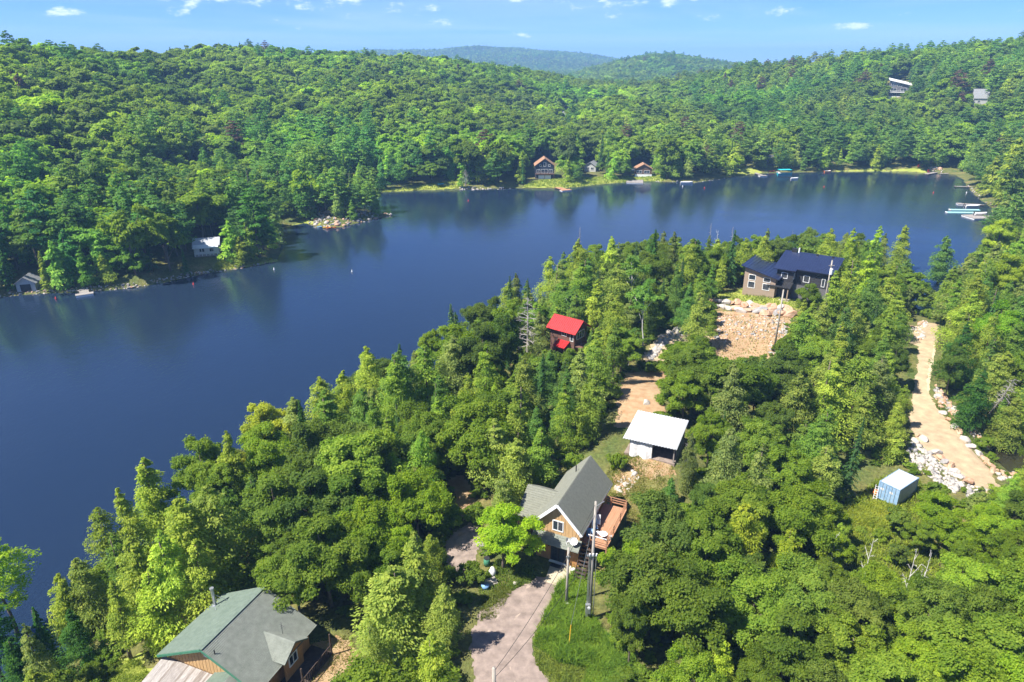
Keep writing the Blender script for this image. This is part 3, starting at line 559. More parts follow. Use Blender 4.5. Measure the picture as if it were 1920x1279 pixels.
HERO = [ # top pixel, kind, height, tint, width
    (270, 850, 'cedar_tree', 13, HEM, 1.2), (228, 905, 'cedar_tree', 12, HEM, 1.2), (178, 948, 'cedar_tree', 11, HEM, 1.1), (330, 925, 'cedar_tree', 13, HEM, 1.35), (385, 900, 'cedar_tree', 13, OLV, 1.3),
    (300, 985, 'cedar_tree', 12, HEM, 1.3), (245, 1000, 'cedar_tree', 10, HEM, 1.3), (100, 1070, 'cedar_tree', 9, HEM, 1.1), (145, 1045, 'cedar_tree', 9, OLV, 1.2), (360, 1010, 'cedar_tree', 10, HEM, 1.3),
    (60, 1135, 'spruce_tree', 7, DRK, 1.2), (205, 1090, 'cedar_tree', 9, HEM, 1.2), (270, 1065, 'cedar_tree', 9, HEM, 1.3), (125, 1140, 'cedar_tree', 7, DRK, 1.3), (20, 1190, 'cedar_tree', 7, DRK, 1.3),
    (368, 812, 'maple_tree', 12.5, None, .8), (405, 850, 'maple_tree', 10, None, .8), (418, 800, 'cedar_tree', 13, HEM, .9), (490, 748, 'maple_tree', 12, YEL, .85), (445, 830, 'maple_tree', 9, YEL, .7), (566, 748, 'spruce_tree', 12, DRK, 1.0),
    (600, 700, 'cedar_tree', 13, HEM, 1.1), (690, 645, 'cedar_tree', 13, HEM, 1.1), (640, 690, 'cedar_tree', 12, None, 1.1), (745, 640, 'spruce_tree', 12, None, 1.1), (848, 568, 'spruce_tree', 13, None, 1.1), (905, 545, 'maple_tree', 12, DRK, .8),
    (660, 800, 'maple_tree', 13, None, 1.0), (500, 880, 'maple_tree', 12, (.06, .13, .025), .85), (585, 870, 'maple_tree', 12, None, .9), (690, 930, 'maple_tree', 10, BRI, .85), (600, 960, 'maple_tree', 11, None, .95),
    (540, 1010, 'maple_tree', 9, None, .9), (775, 870, 'maple_tree', 10, BRI, .85), (735, 970, 'maple_tree', 8, BRI, .8), (660, 1010, 'maple_tree', 8, None, .85), (640, 880, 'maple_tree', 11, None, .9),
    (778, 988, 'cedar_tree', 10.5, OLV, 1.7), (730, 1055, 'cedar_tree', 9, OLV, 1.9), (826, 1085, 'cedar_tree', 8, OLV, 1.3), (738, 1212, 'spruce_tree', 4, BLU, .9), (690, 1160, 'cedar_tree', 7, OLV, 1.6),
    (930, 778, 'cedar_tree', 11, OLV, 1.5), (968, 818, 'cedar_tree', 9, OLV, 1.3), (900, 840, 'cedar_tree', 9, OLV, 1.3), (943, 940, 'maple_tree', 8.3, (.155, .25, .02), 1.0), (1075, 845, 'leafy_shrub', 3, None, .6), (1158, 842, 'leafy_shrub', 3, None, .5),
    (985, 665, 'cedar_tree', 11, OLV, 1.2), (1060, 690, 'cedar_tree', 10, None, 1.2), (1110, 690, 'cedar_tree', 10, None, 1.2), (1005, 760, 'cedar_tree', 8, None, 1.2), (1165, 665, 'maple_tree', 7, (.05, .13, .04), .8), (905, 600, 'maple_tree', 13, DRK, .85), (940, 575, 'maple_tree', 13, DRK, .8),
    (1030, 478, 'cedar_tree', 13, HEM, 1.2), (1090, 445, 'cedar_tree', 14, HEM, 1.1), (1150, 440, 'cedar_tree', 14, HEM, 1.1), (1228, 428, 'spruce_tree', 14, DRK, 1.2), (1125, 520, 'cedar_tree', 13, HEM, 1.4), (1160, 490, 'cedar_tree', 13, OLV, 1.3), (1190, 475, 'birch_tree', 13, None, 1.1), (1215, 520, 'birch_tree', 13, None, 1.0),
    (1265, 430, 'cedar_tree', 13, BRN, 1.2), (1298, 445, 'cedar_tree', 13, HEM, 1.1), (1378, 428, 'spruce_tree', 13, None, 1.1), (1398, 440, 'spruce_tree', 12, None, 1.0), (1440, 425, 'cedar_tree', 13, HEM, 1.0), (1468, 430, 'cedar_tree', 13, HEM, 1.0), (1528, 420, 'maple_tree', 12, (.09, .16, .04), .7),
    (1560, 425, 'cedar_tree', 13, HEM, 1.1), (1605, 424, 'cedar_tree', 14, YEL, 1.1), (1650, 420, 'cedar_tree', 14, LEM, 1.2), (1700, 420, 'cedar_tree', 13, HEM, 1.2), (1640, 470, 'cedar_tree', 13, LEM, 1.4), (1600, 480, 'cedar_tree', 13, HEM, 1.3), (1680, 490, 'cedar_tree', 13, HEM, 1.3),
    (1780, 440, 'cedar_tree', 13, None, 1.4), (1885, 405, 'maple_tree', 14, LEM, .85), (1850, 480, 'cedar_tree', 12, HEM, 1.3), (1905, 470, 'maple_tree', 13, LEM, .9), (1830, 540, 'cedar_tree', 12, None, 1.6), (1890, 560, 'maple_tree', 12, (.07, .17, .02), .8), (1812, 600, 'cedar_tree', 11, DRK, 1.3),
    (1318, 540, 'cedar_tree', 12, OLV, 1.1), (1545, 560, 'cedar_tree', 12, OLV, 1.3), (1600, 560, 'cedar_tree', 12, OLV, 1.2), (1520, 525, 'maple_tree', 9, None, .8), (1560, 650, 'cedar_tree', 11, OLV, 1.3), (1500, 690, 'cedar_tree', 11, OLV, 1.3), (1655, 660, 'cedar_tree', 11, BRN, 1.2), (1690, 640, 'maple_tree', 9, DRK, .7),
    (1290, 690, 'maple_tree', 9, None, .9), (1380, 650, 'maple_tree', 10, DRK, .9), (1430, 640, 'maple_tree', 9, DRK, .7), (1340, 760, 'maple_tree', 9, None, .9), (1420, 780, 'maple_tree', 9, None, .9), (1300, 810, 'cedar_tree', 8, BRN, 1.3), (1560, 760, 'cedar_tree', 10, None, 1.3), (1630, 720, 'cedar_tree', 11, OLV, 1.4),
    (1480, 830, 'maple_tree', 9, None, 1.0), (1560, 830, 'cedar_tree', 9, OLV, 1.4), (1250, 930, 'maple_tree', 10, None, 1.0), (1330, 940, 'maple_tree', 10, (.06, .14, .02), .95), (1180, 1010, 'maple_tree', 8.5, BRI, .9), (1400, 940, 'cedar_tree', 10, YEL, 1.3), (1490, 990, 'cedar_tree', 7, YEL, 1.2),
    (1230, 1020, 'maple_tree', 10, None, .95), (1190, 1110, 'maple_tree', 8, None, .95), (1300, 1060, 'maple_tree', 10, None, 1.0), (1420, 1060, 'maple_tree', 9.5, None, 1.0), (1520, 1060, 'maple_tree', 9, (.08, .17, .03), 1.0), (1360, 1200, 'cedar_tree', 6, YEL, 1.3),
    (1760, 900, 'maple_tree', 5, None, .9), (1720, 915, 'maple_tree', 5.5, (.06, .14, .025), .9), (1860, 880, 'maple_tree', 5, HEM, .9), (1710, 980, 'maple_tree', 6, (.07, .16, .03), 1.0), (1800, 960, 'maple_tree', 6, BRI, 1.0), (1890, 950, 'maple_tree', 7, BRI, 1.0), (1730, 680, 'maple_tree', 5, None, .6),
    (1880, 660, 'cedar_tree', 10, OLV, 1.5), (1905, 740, 'cedar_tree', 9, OLV, 1.4), (1842, 690, 'cedar_tree', 10, DRK, 1.3), (1800, 640, 'maple_tree', 10, DRK, .6), (-38, 992, 'pine_tree', 13, LEM, .8), (-52, 1120, 'pine_tree', 10, DRK, .9)]
HEROBAD = []
def solve_top(u, v, h):
    z = 5.0
    for _ in range(10):
        x, y = at(u, v, z+h); z = max(.2, h1(x, y))
    x, y = at(u, v, z+h); return x, y, z
for u, v, k, h, c, wd in HERO:
    x, y, z = solve_top(u, v, h); rad = RAD[k]*h*wd
    for q in (1, .8, .62):
        if (u, v) == (943, 940): break
        if not obstructs(x, y, z, h, rad*q, False): break
    else:
        HEROBAD.append((u, v, k)); continue
    TREES.append([k, x, y, z, h, tint(k, c), 0, wd*q])
for u, v, vb, k, h, c, wd in [(487, 348, 482, 'pine_tree', 23, (.06, .11, .03), 1.1), (455, 442, 495, 'cedar_tree', 10, HEM, 1.5), (350, 465, 515, 'spruce_tree', 9, DRK, 1.3), (90, 470, 546, 'spruce_tree', 12, HEM, 1.2), (20, 455, 546, 'spruce_tree', 13, DRK, 1.2), (165, 465, 535, 'cedar_tree', 11, (.10, .17, .03), 1.3),
        (125, 462, 536, 'cedar_tree', 11, (.10, .17, .03), 1.3), (200, 475, 530, 'cedar_tree', 9, HEM, 1.4), (255, 375, 515, 'maple_tree', 19, None, .8), (320, 395, 508, 'maple_tree', 17, BRI, .8), (150, 372, 500, 'pine_tree', 21, None, 1.1), (75, 385, 510, 'pine_tree', 19, None, 1.2), (400, 335, 450, 'pine_tree', 19, None, 1.0), (440, 345, 440, 'pine_tree', 18, None, .9),
        (580, 312, 405, 'maple_tree', 15, BRI, .75), (610, 345, 400, 'cedar_tree', 11, None, 1.2), (655, 365, 402, 'cedar_tree', 9, HEM, 1.3), (540, 375, 414, 'maple_tree', 11, None, .8), (880, 255, 345, 'maple_tree', 17, None, .8), (905, 280, 346, 'cedar_tree', 17, (.12, .11, .06), 1.0), (975, 300, 345, 'cedar_tree', 12, HEM, 1.2), (935, 250, 342, 'maple_tree', 20, None, .7),
        (1062, 250, 332, 'maple_tree', 20, (.07, .11, .04), .9), (1150, 300, 334, 'maple_tree', 13, DRK, .9), (1250, 250, 335, 'maple_tree', 18, None, .8), (1420, 265, 318, 'maple_tree', 16, (.07, .14, .03), .9), (1640, 270, 318, 'cedar_tree', 14, HEM, 1.4), (1560, 265, 318, 'cedar_tree', 14, None, 1.2), (1500, 250, 312, 'pine_tree', 19, None, 1.0), (1680, 245, 305, 'pine_tree', 20, None, 1.0), (1880, 255, 388, 'cedar_tree', 18, HEM, 1.2), (1850, 290, 370, 'cedar_tree', 15, None, 1.2), (1900, 270, 394, 'pine_tree', 20, None, 1.1)]:
    x, y, z = on(u, vb); yc_ = (639.5-v)/FPX; h = CZ + y/(CP+yc_*SP)*(yc_*CP-SP) - z; TREES.append([k, x, y, z, h, tint(k, c), 1, wd])
def zone(u, v):
    r = rngT.random()
    def pick(**kw):
        s = 0
        for k, p in kw.items():
            s += p
            if r < s: return k
        return k
    if v > 930 and u > 1090: return pick(maple_tree=.90, cedar_tree=.08, birch_tree=.02)
    if 450 < u < 800 and v > 800: return pick(maple_tree=.72, cedar_tree=.24, spruce_tree=.04)
    if u < 450: return pick(cedar_tree=.86, maple_tree=.08, spruce_tree=.06)
    if u < 1000 and v < 860: return pick(cedar_tree=.62, maple_tree=.24, spruce_tree=.14)
    if u < 1240: return pick(cedar_tree=.74, maple_tree=.14, spruce_tree=.06, birch_tree=.06)
    if u < 1480 and v > 600: return pick(maple_tree=.58, cedar_tree=.38, spruce_tree=.04)
    if u < 1740: return pick(cedar_tree=.68, maple_tree=.26, spruce_tree=.06)
    return pick(cedar_tree=.62, maple_tree=.32, spruce_tree=.06)
def lib_positions(): return [(t[1], t[2], t[4]) for t in TREES]
def building_clear(x, y):
    return CLM.hit(np.array([x]), np.array([y]))

# ------------------------------------------------------------------ paths, soil, grass and stones
M = {}
M['gravel'] = mat('purple_grey_gravel', (.27, .212, .178), .95, .3, 1.2, .7, 26, spec=.1, detail=10, coords='Object')
M['road'] = mat('tan_gravel', (.40, .305, .19), .95, .22, .8, .6, 20, spec=.1, detail=10)
M['soil'] = mat('orange_soil', (.32, .185, .095), .95, .4, .9, .8, 10, spec=.05, col2=(.40, .30, .18), detail=10)
M['dry'] = mat('dry_grass_ground', (.24, .19, .085), .95, .4, .8, .8, 16, spec=.05, col2=(.17, .19, .055), detail=10)
M['concrete'] = mat('tan_concrete', (.42, .36, .26), .9, .12, 2.0, .15, 30, spec=.15)
M['marsh'] = mat('marsh_ground', (.21, .26, .045), .95, .3, .25, .8, 3, spec=.05, col2=(.33, .34, .075), detail=8)
M['rockm'] = mat('pale_rock', (.34, .30, .26), .9, .3, 1.3, .5, 6, spec=.15, col2=(.50, .455, .40))
M['rocko'] = mat('rusty_rock', (.36, .19, .10), .9, .3, 1.6, .5, 6, spec=.15, col2=(.50, .36, .26))
M['rockg'] = mat('grey_rock', (.20, .19, .18), .9, .3, 1.3, .5, 6, spec=.15, col2=(.34, .32, .30))
def P3(pts): return [on(u, v)[:2] for u, v in pts]
def drape(name, poly, m, dz=.05, cellsz=.3, amp=.35, nsc=1.3, label=None, kind='structure', cat=None):
    xs = [p[0] for p in poly]; ys = [p[1] for p in poly]
    X, Y = np.meshgrid(np.arange(min(xs)-1, max(xs)+1, cellsz), np.arange(min(ys)-1, max(ys)+1, cellsz))
    def sd(x, y):
        d = polydist(x, y, poly); d = np.where(inpoly(x, y, poly), -d, d)
        return d + amp*2*(vnoise(x*nsc, y*nsc, 41)-.5) + amp*(vnoise(x*nsc*3, y*nsc*3, 42)-.5)
    D = sd(X, Y); e = .05; gx_ = (sd(X+e, Y)-D)/e; gy_ = (sd(X, Y+e)-D)/e; g2 = np.sqrt(gx_**2+gy_**2)+.3
    inside = D < 0; use = np.zeros(D.shape, bool)
    cells = inside[:-1, :-1] | inside[1:, :-1] | inside[:-1, 1:] | inside[1:, 1:]
    mv = (~inside) & (D < cellsz*1.5); k = np.where(mv, np.clip(D, 0, cellsz*1.2)/g2, 0)
    X2 = X - k*gx_/g2; Y2 = Y - k*gy_/g2
    edge = np.clip(-D/.5, 0, 1)
    Z = height(X2, Y2) + dz*(.25+.75*edge)
    n0, n1 = X.shape; ids = np.arange(n0*n1).reshape(n0, n1)
    q = np.stack([ids[:-1, :-1], ids[:-1, 1:], ids[1:, 1:], ids[1:, :-1]], -1)[cells]
    used = np.unique(q); remap = np.full(n0*n1, -1); remap[used] = np.arange(len(used))
    V = np.stack([X2, Y2, Z], -1).reshape(-1, 3)[used]
    o = bpy.data.objects.new(name, raw_mesh(name, V, remap[q], m, smooth=True)); link(o); tag(o, label, cat, kind=kind); return o
D_DRIVE = P3([(892, 1300), (884, 1240), (886, 1185), (900, 1148), (945, 1122), (985, 1098), (1012, 1080), (1050, 1090), (1044, 1112), (1012, 1165), (997, 1200), (1000, 1240), (1046, 1300)])
DRIVE = drape('driveway', D_DRIVE, M['gravel'], .06, .25, .25, 1.2, 'purple-grey gravel driveway in front of the timber house', cat='driveway')
DRIVE_LATER = 1
drape('gravel_path', P3([(832, 1018), (850, 998), (882, 985), (902, 1000), (892, 1040), (878, 1085), (850, 1080)]), M['gravel'], .06, .25, .3, label='short gravel path left of the timber house', cat='path')
D_ROAD = P3([(1826, 912), (1770, 872), (1716, 822), (1704, 790), (1712, 740), (1722, 690), (1722, 650), (1700, 640), (1690, 625), (1735, 605), (1758, 606), (1756, 640), (1742, 690), (1737, 720), (1748, 752), (1790, 800), (1845, 860), (1866, 905), (1900, 930), (1860, 940)])
ROAD = drape('gravel_road', D_ROAD, M['road'], .07, .3, .25, .9, 'pale tan gravel road curving along the pond', cat='road')
M['rut'] = mat('packed_pale_gravel', (.48, .385, .25), .95, .15, 1.5, .3, 20, spec=.1, detail=8)
def ruts(parent, px_line, m, off=.72, w_=.42):
    L = P3(px_line); L = [np.array(p) for p in L]
    for sgn in (-1, 1):
        a_, b_ = [], []
        for i, p in enumerate(L):
            d = L[min(i+1, len(L)-1)]-L[max(i-1, 0)]; d = d/np.linalg.norm(d); nn = np.array([-d[1], d[0]])*sgn
            a_.append(tuple(p+nn*(off-w_/2))); b_.append(tuple(p+nn*(off+w_/2)))
        o = drape('wheel_track', a_+b_[::-1], m, .085, .2, .14, 1.5, kind='structure'); o.parent = parent
        del o['kind']
M['rut2'] = mat('worn_driveway_gravel', (.34, .27, .215), .95, .2, 1.5, .3, 20, spec=.1, detail=8)
ruts(DRIVE, [(950, 1295), (935, 1240), (930, 1190), (955, 1150), (995, 1115), (1025, 1095)], M['rut2'], .8, .6)
ruts(ROAD, [(1838, 900), (1815, 876), (1785, 842), (1755, 808), (1732, 780), (1726, 750), (1732, 712), (1740, 670), (1744, 630)], M['rut'])
drape('bare_soil', P3([(1140, 925), (1160, 885), (1190, 860), (1262, 868), (1262, 885), (1240, 930), (1200, 985), (1165, 985), (1150, 950)]), M['dry'], .05, .3, .5, label='dry yellow grass in front of the carport', cat='ground')
drape('bare_soil', P3([(1188, 856), (1262, 866), (1262, 885), (1232, 905), (1205, 895), (1160, 915), (1150, 900)]), M['soil'], .08, .3, .4, label='orange soil at the carport mouth', cat='ground')
drape('bare_soil', P3([(1160, 800), (1160, 735), (1180, 700), (1240, 690), (1252, 720), (1240, 780), (1200, 800)]), M['soil'], .06, .35, .6, label='orange soil clearing above the carport', cat='ground')
drape('bare_soil', P3([(590, 1210), (640, 1190), (668, 1230), (664, 1300), (545, 1300), (560, 1250)]), M['soil'], .06, .3, .4, label='bare soil beside the green-roofed cottage', cat='ground')
drape('bare_soil', P3([(330, 1130), (380, 1120), (370, 1150), (330, 1190), (300, 1200)]), M['soil'], .06, .3, .4, label='strip of soil behind the green-roofed cottage', cat='ground')
drape('bare_soil', P3([(846, 900), (872, 890), (888, 955), (880, 985), (858, 960)]), M['soil'], .06, .3, .4, label='narrow soil track in the trees', cat='ground')
drape('bare_soil', P3([(1330, 700), (1335, 640), (1345, 585), (1480, 588), (1470, 660), (1450, 720), (1400, 700)]), M['soil'], .05, .4, .5, label='excavated ground below the black and tan house', cat='ground')
drape('bare_soil', P3([(1200, 680), (1235, 630), (1310, 612), (1330, 640), (1260, 655), (1225, 690)]), M['road'], .05, .4, .5, label='pale track below the red cabin', cat='ground')
D_MEADOW = P3([(1555, 995), (1585, 955), (1640, 940), (1695, 955), (1670, 985), (1600, 1010)])
drape('meadow', D_MEADOW, M['marsh'], .05, .4, .5, label='yellow-green meadow in front of the container', cat='meadow')
D_LAWN = P3([(90, 1300), (180, 1245), (262, 1238), (280, 1262), (250, 1300)])
drape('lawn', D_LAWN, M['marsh'], .05, .4, .5, label='small lawn at the bottom left', cat='lawn')
D_TERR = P3([(1340, 556), (1400, 540), (1480, 558), (1500, 580), (1400, 572)])
drape('lawn', D_TERR, M['marsh'], .05, .4, .5, label='grass strip along the tan wall', cat='lawn')
MARSH = [P3([(664, 366), (700, 361), (790, 348), (845, 340), (860, 320), (868, 352), (760, 359)]), P3([(980, 352), (1000, 340), (1045, 336), (1130, 332), (1240, 328), (1250, 338), (1150, 343), (1060, 353)]),
         P3([(1382, 328), (1392, 309), (1428, 324)]), P3([(398, 510), (410, 488), (470, 485), (520, 488), (470, 499)]), P3([(528, 426), (575, 412), (600, 420), (575, 420)]), P3([(1660, 322), (1725, 314), (1735, 323)]), P3([(1560, 322), (1640, 316), (1660, 321)])]
for i, pg in enumerate(MARSH):
    drape('marsh', pg, M['marsh'], .08, .8, .6, .4, ['long marsh meadow of the left bay', 'bright lawn before the blue-black chalet', 'grassy slope on the far shore', 'grass on the white cottage point', 'reeds beside the rock point', 'bright reeds near the bare bank', 'reeds along the far shore'][i], cat='meadow')
drape('bare_soil', P3([(86, 290), (92, 276), (130, 272), (152, 284), (120, 291)]), M['soil'], .3, 1.2, .8, .3, label='pink bare clearing on the left slope', cat='ground')
drape('sand_spit', [at(u, v, .1) for u, v in ((1838, 404), (1880, 408), (1925, 412), (1940, 425), (1890, 415), (1845, 410))], M['road'], .25, .6, .5, .4, label='pale sand spit by the right docks', cat='sand')

# blades of grass
def blades(name, poly, n, hh, w_, tnt_, label, seed, parent=None, cat='grass'):
    rng = np.random.default_rng(seed); xs = [p[0] for p in poly]; ys = [p[1] for p in poly]
    X = rng.uniform(min(xs), max(xs), n*3); Y = rng.uniform(min(ys), max(ys), n*3); k = inpoly(X, Y, poly); X, Y = X[k][:n], Y[k][:n]; m_ = len(X)
    Z = height(X, Y); cl = vnoise(X*.9, Y*.9, seed); H = hh*(.35+1.0*cl)*rng.uniform(.6, 1.2, m_)
    a = rng.uniform(0, 6.28, m_); b = np.stack([np.cos(a), np.sin(a), np.zeros(m_)], 1); ln = rng.normal(size=(m_, 3))*.42; ln[:, 2] = 0
    P0 = np.stack([X, Y, Z-.03], 1); up = np.array([0, 0, 1.0])
    mid = P0 + (up*.6+ln*.35)*H[:, None]; tip = P0 + (up*.92+ln*1.1)*H[:, None]; ws = (w_*rng.uniform(.6, 1.3, m_))[:, None]
    V = np.stack([P0-b*ws, P0+b*ws, mid+b*ws*.7, tip, mid-b*ws*.7], 1).reshape(-1, 3); i = np.arange(m_)*5
    F1 = np.stack([i, i+1, i+2, i+4], 1); F2 = np.stack([i+4, i+2, i+3, i+3], 1)[:, :3]
    me = bpy.data.meshes.new(name); Fs = [tuple(f) for f in F1] + [tuple(f) for f in F2]
    me.from_pydata(V.tolist(), [], Fs); me.materials.append(GRASSM); me.update()
    at_ = me.attributes.new('leafv', 'FLOAT', 'POINT'); at_.data.foreach_set('value', np.repeat(np.clip(.5+.5*(cl-.5)+rng.normal(size=m_)*.2, 0, 1), 5).astype(np.float32))
    o = bpy.data.objects.new(name, me); o['tint'] = list(tnt_); link(o); tag(o, label, cat, kind='stuff'); return o
D_VERGE = P3([(1047, 1098), (1080, 1070), (1102, 1085), (1105, 1150), (1150, 1215), (1140, 1262), (1050, 1245), (1000, 1210), (1014, 1166)])
blades('long_grass', D_VERGE, 15000, .75, .03, (.16, .27, .025), 'long green grass on the verge beside the driveway', 3)
blades('long_grass', P3([(1115, 1215), (1190, 1225), (1200, 1300), (1090, 1300), (1100, 1262)]), 9000, .5, .03, (.17, .28, .03), 'pale green grass at the bottom edge right of the driveway', 4)
blades('long_grass', P3([(905, 1118), (945, 1098), (960, 1112), (930, 1160), (900, 1165)]), 1500, .35, .03, (.15, .18, .03), 'short grass patch left of the driveway', 5)
blades('long_grass', D_MEADOW, 7000, .6, .05, (.26, .30, .03), 'yellow-green grass of the meadow by the container', 6)
blades('long_grass', D_LAWN, 7000, .3, .03, (.20, .27, .03), 'short lawn grass at the bottom left', 7)
blades('long_grass', P3([(1140, 925), (1160, 885), (1200, 880), (1250, 900), (1200, 985), (1165, 985)]), 5000, .3, .03, (.30, .26, .07), 'thin dry grass in front of the carport', 8)
blades('long_grass', D_TERR, 2500, .5, .05, (.16, .21, .03), 'grass along the tan wall above the boulders', 9)
blades('long_grass', P3([(1180, 700), (1190, 688), (1250, 680), (1250, 697)]), 900, .5, .05, (.16, .18, .04), 'grass at the top of the orange clearing', 10)
blades('long_grass', P3([(1752, 760), (1768, 757), (1880, 885), (1868, 892)]), 2500, .4, .05, (.14, .20, .03), 'grass strip between the road and the pond', 12)
blades('reeds', [p for p in MARSH[0]], 5000, .9, .12, (.27, .33, .05), 'marsh grass of the left bay', 13)
blades('reeds', [p for p in MARSH[1]], 6000, .9, .12, (.25, .33, .05), 'shore grass before the blue-black chalet', 14)
blades('reeds', [p for p in MARSH[3]], 2500, .7, .1, (.26, .30, .05), 'grass on the white cottage point', 15)

blades('long_grass', P3([(1000, 1212), (1050, 1245), (1145, 1262), (1125, 1310), (1050, 1310), (1004, 1245)]), 6000, .35, .035, (.20, .26, .04), 'short grass along the lower driveway edge', 21)
blades('weeds', P3([(1540, 1005), (1590, 940), (1650, 895), (1725, 900), (1740, 960), (1765, 1090), (1620, 1085)]), 12000, .6, .06, (.21, .27, .03), 'tall weeds round the container meadow', 22)
blades('weeds', P3([(1130, 900), (1150, 860), (1180, 845), (1262, 872), (1262, 905), (1225, 960), (1190, 1000), (1170, 990)]), 7000, .35, .035, (.20, .22, .04), 'patchy weeds behind the timber house', 16)
blades('weeds', P3([(895, 1090), (930, 1050), (1000, 1060), (1000, 1085), (960, 1110), (900, 1125)]), 3500, .4, .035, (.15, .22, .03), 'weeds under the bright maple', 17)
blades('weeds', P3([(585, 1200), (660, 1190), (680, 1300), (545, 1300)]), 2200, .3, .035, (.24, .24, .05), 'thin weeds beside the green-roofed cottage', 18)
blades('weeds', P3([(1330, 700), (1345, 590), (1480, 590), (1470, 700)]), 2500, .45, .05, (.22, .24, .05), 'weeds on the cut rock slope', 19)
blades('weeds', P3([(1085, 1160), (1150, 1200), (1210, 1300), (1120, 1300), (1140, 1230)]), 5000, .6, .04, (.15, .26, .03), 'tall weeds below the tall utility poles', 20)
# stones
import bmesh
def rock_mesh(seed, m, sub=2):
    rng = np.random.default_rng(seed); bm = bmesh.new(); bmesh.ops.create_icosphere(bm, subdivisions=sub, radius=1.0)
    V = np.array([v.co[:] for v in bm.verts])
    for _ in range(9):
        n = unit(rng.normal(size=3)); d = rng.uniform(.55, .85); s = V@n; V = V - np.outer(np.maximum(s-d, 0), n)*.95
    V *= np.array([1.15, .9, .72])*rng.uniform(.85, 1.15, 3); V += rng.normal(size=V.shape)*.025
    me = bpy.data.meshes.new('rock'); me.from_pydata(V.tolist(), [], [tuple(v.index for v in f.verts) for f in bm.faces]); bm.free(); me.materials.append(m); me.update(); return me, V, [tuple(p.vertices) for p in me.polygons]
ROCKS = [rock_mesh(200+i, (M['rockm'], M['rocko'], M['rockg'])[i % 3]) for i in range(9)]
rr_ = random.Random(5)
def boulder(u, v, s, ci, label, group='boulders lining the gravel road'):
    x, y, z = on(u, v); o = bpy.data.objects.new('boulder', ROCKS[(ci % 3) + 3*rr_.randrange(3)][0]); o.location = (x, y, z+s*.28); o.scale = (s, s*rr_.uniform(.8, 1.1), s*rr_.uniform(.8, 1.05)); o.rotation_euler = (rr_.uniform(-.3, .3), rr_.uniform(-.3, .3), rr_.uniform(0, 6.28))
    link(o); tag(o, label, 'boulder', group); return o
CW = ['pale', 'rust-coloured', 'grey']
NUM = ['first', 'second', 'third', 'fourth', 'fifth', 'sixth', 'seventh', 'eighth', 'ninth', 'tenth', 'eleventh', 'twelfth', 'thirteenth', 'fourteenth', 'fifteenth', 'sixteenth']
for i, (u, v, s, c) in enumerate([(1861, 884, .62, 1), (1854, 874, .75, 1), (1845, 864, .72, 1), (1834, 853, .85, 0), (1819, 840, .85, 0), (1808, 826, .85, 0), (1798, 812, .7, 1), (1788, 802, .75, 0), (1778, 788, .6, 1), (1768, 776, .7, 0), (1764, 764, .5, 1), (1766, 752, .6, 1), (1758, 744, .6, 0)]):
    boulder(u, v, s, c, f"{CW[c]} boulder, {NUM[i]} from the front along the road's pond side")
for i, (u, v, s, c) in enumerate([(1815, 905, .95, 1), (1800, 895, .6, 0), (1790, 886, .7, 0), (1782, 876, .75, 1), (1771, 868, .6, 2), (1764, 860, .75, 1), (1755, 850, .9, 0), (1732, 826, .8, 0), (1720, 817, .55, 1), (1713, 826, .5, 0)]):
    boulder(u, v, s, c, f"{CW[c]} boulder, {NUM[i]} from the front along the road's container side")
def rubble(name, poly, n, s0, s1, mats_i, label, seed, zfun=None, kind='stuff'):
    rng = np.random.default_rng(seed); xs = [p[0] for p in poly]; ys = [p[1] for p in poly]
    X = rng.uniform(min(xs), max(xs), n*6); Y = rng.uniform(min(ys), max(ys), n*6); k = inpoly(X, Y, poly); X, Y = X[k][:n], Y[k][:n]; Z = height(X, Y)
    Vs, Fs, mi, b = [], [], [], 0
    for i in range(len(X)):
        _, V, F_ = SMALL[rng.integers(len(SMALL))]; s = (s0+(s1-s0)*rng.random()**1.8)*(1 if rng.random() < .9 else 1.7); a = rng.uniform(0, 6.28); c, q = math.cos(a), math.sin(a)
        W = V*s*rng.uniform(.55, 1.35, 3); W = np.stack([W[:, 0]*c-W[:, 1]*q, W[:, 0]*q+W[:, 1]*c, W[:, 2]], 1) + np.array([X[i], Y[i], Z[i]+s*.08])
        Vs.append(W); Fs.append(np.array(F_)+b); b += len(W); mi += [int(rng.choice(mats_i))]*len(F_)
    o = bpy.data.objects.new(name, raw_mesh(name, np.concatenate(Vs), np.concatenate(Fs), [M['rockm'], M['rocko'], M['rockg']], midx=mi)); link(o); tag(o, label, 'stones', kind=kind); return o
SMALL = [rock_mesh(300+i, M['rockm'], 1) for i in range(5)]
rubble('riprap', P3([(1702, 838), (1716, 826), (1760, 866), (1812, 905), (1790, 925), (1735, 890), (1702, 865)]), 420, .18, .42, [0, 0, 0, 2], 'pale broken stones on the bank beside the container', 1)
rubble('riprap', P3([(1752, 720), (1764, 730), (1800, 775), (1850, 830), (1862, 845), (1846, 842), (1790, 785), (1752, 745)]), 260, .18, .42, [0, 1, 1, 2], 'brown rubble along the pond bank', 2)
rubble('riprap', P3([(1212, 672), (1236, 632), (1262, 618), (1305, 610), (1308, 622), (1268, 632), (1244, 648), (1224, 676)]), 220, .25, .6, [0, 0, 2, 2], 'line of pale stones below the birches', 3)
rubble('rock_slope', P3([(1342, 645), (1345, 592), (1470, 592), (1466, 650), (1450, 680), (1440, 640), (1400, 636)]), 750, .09, .46, [0, 1, 1, 1, 2], 'loose pink and tan rubble on the cut slope', 4)
rubble('riprap', P3([(1440, 690), (1470, 600), (1480, 610), (1470, 700)]), 130, .2, .5, [2, 0], 'grey stones at the foot of the leaning pole', 5)
rubble('riprap', P3([(1690, 640), (1710, 605), (1740, 602), (1730, 640)]), 130, .2, .5, [0, 0, 1], 'pale stones where the road meets the lake', 6)
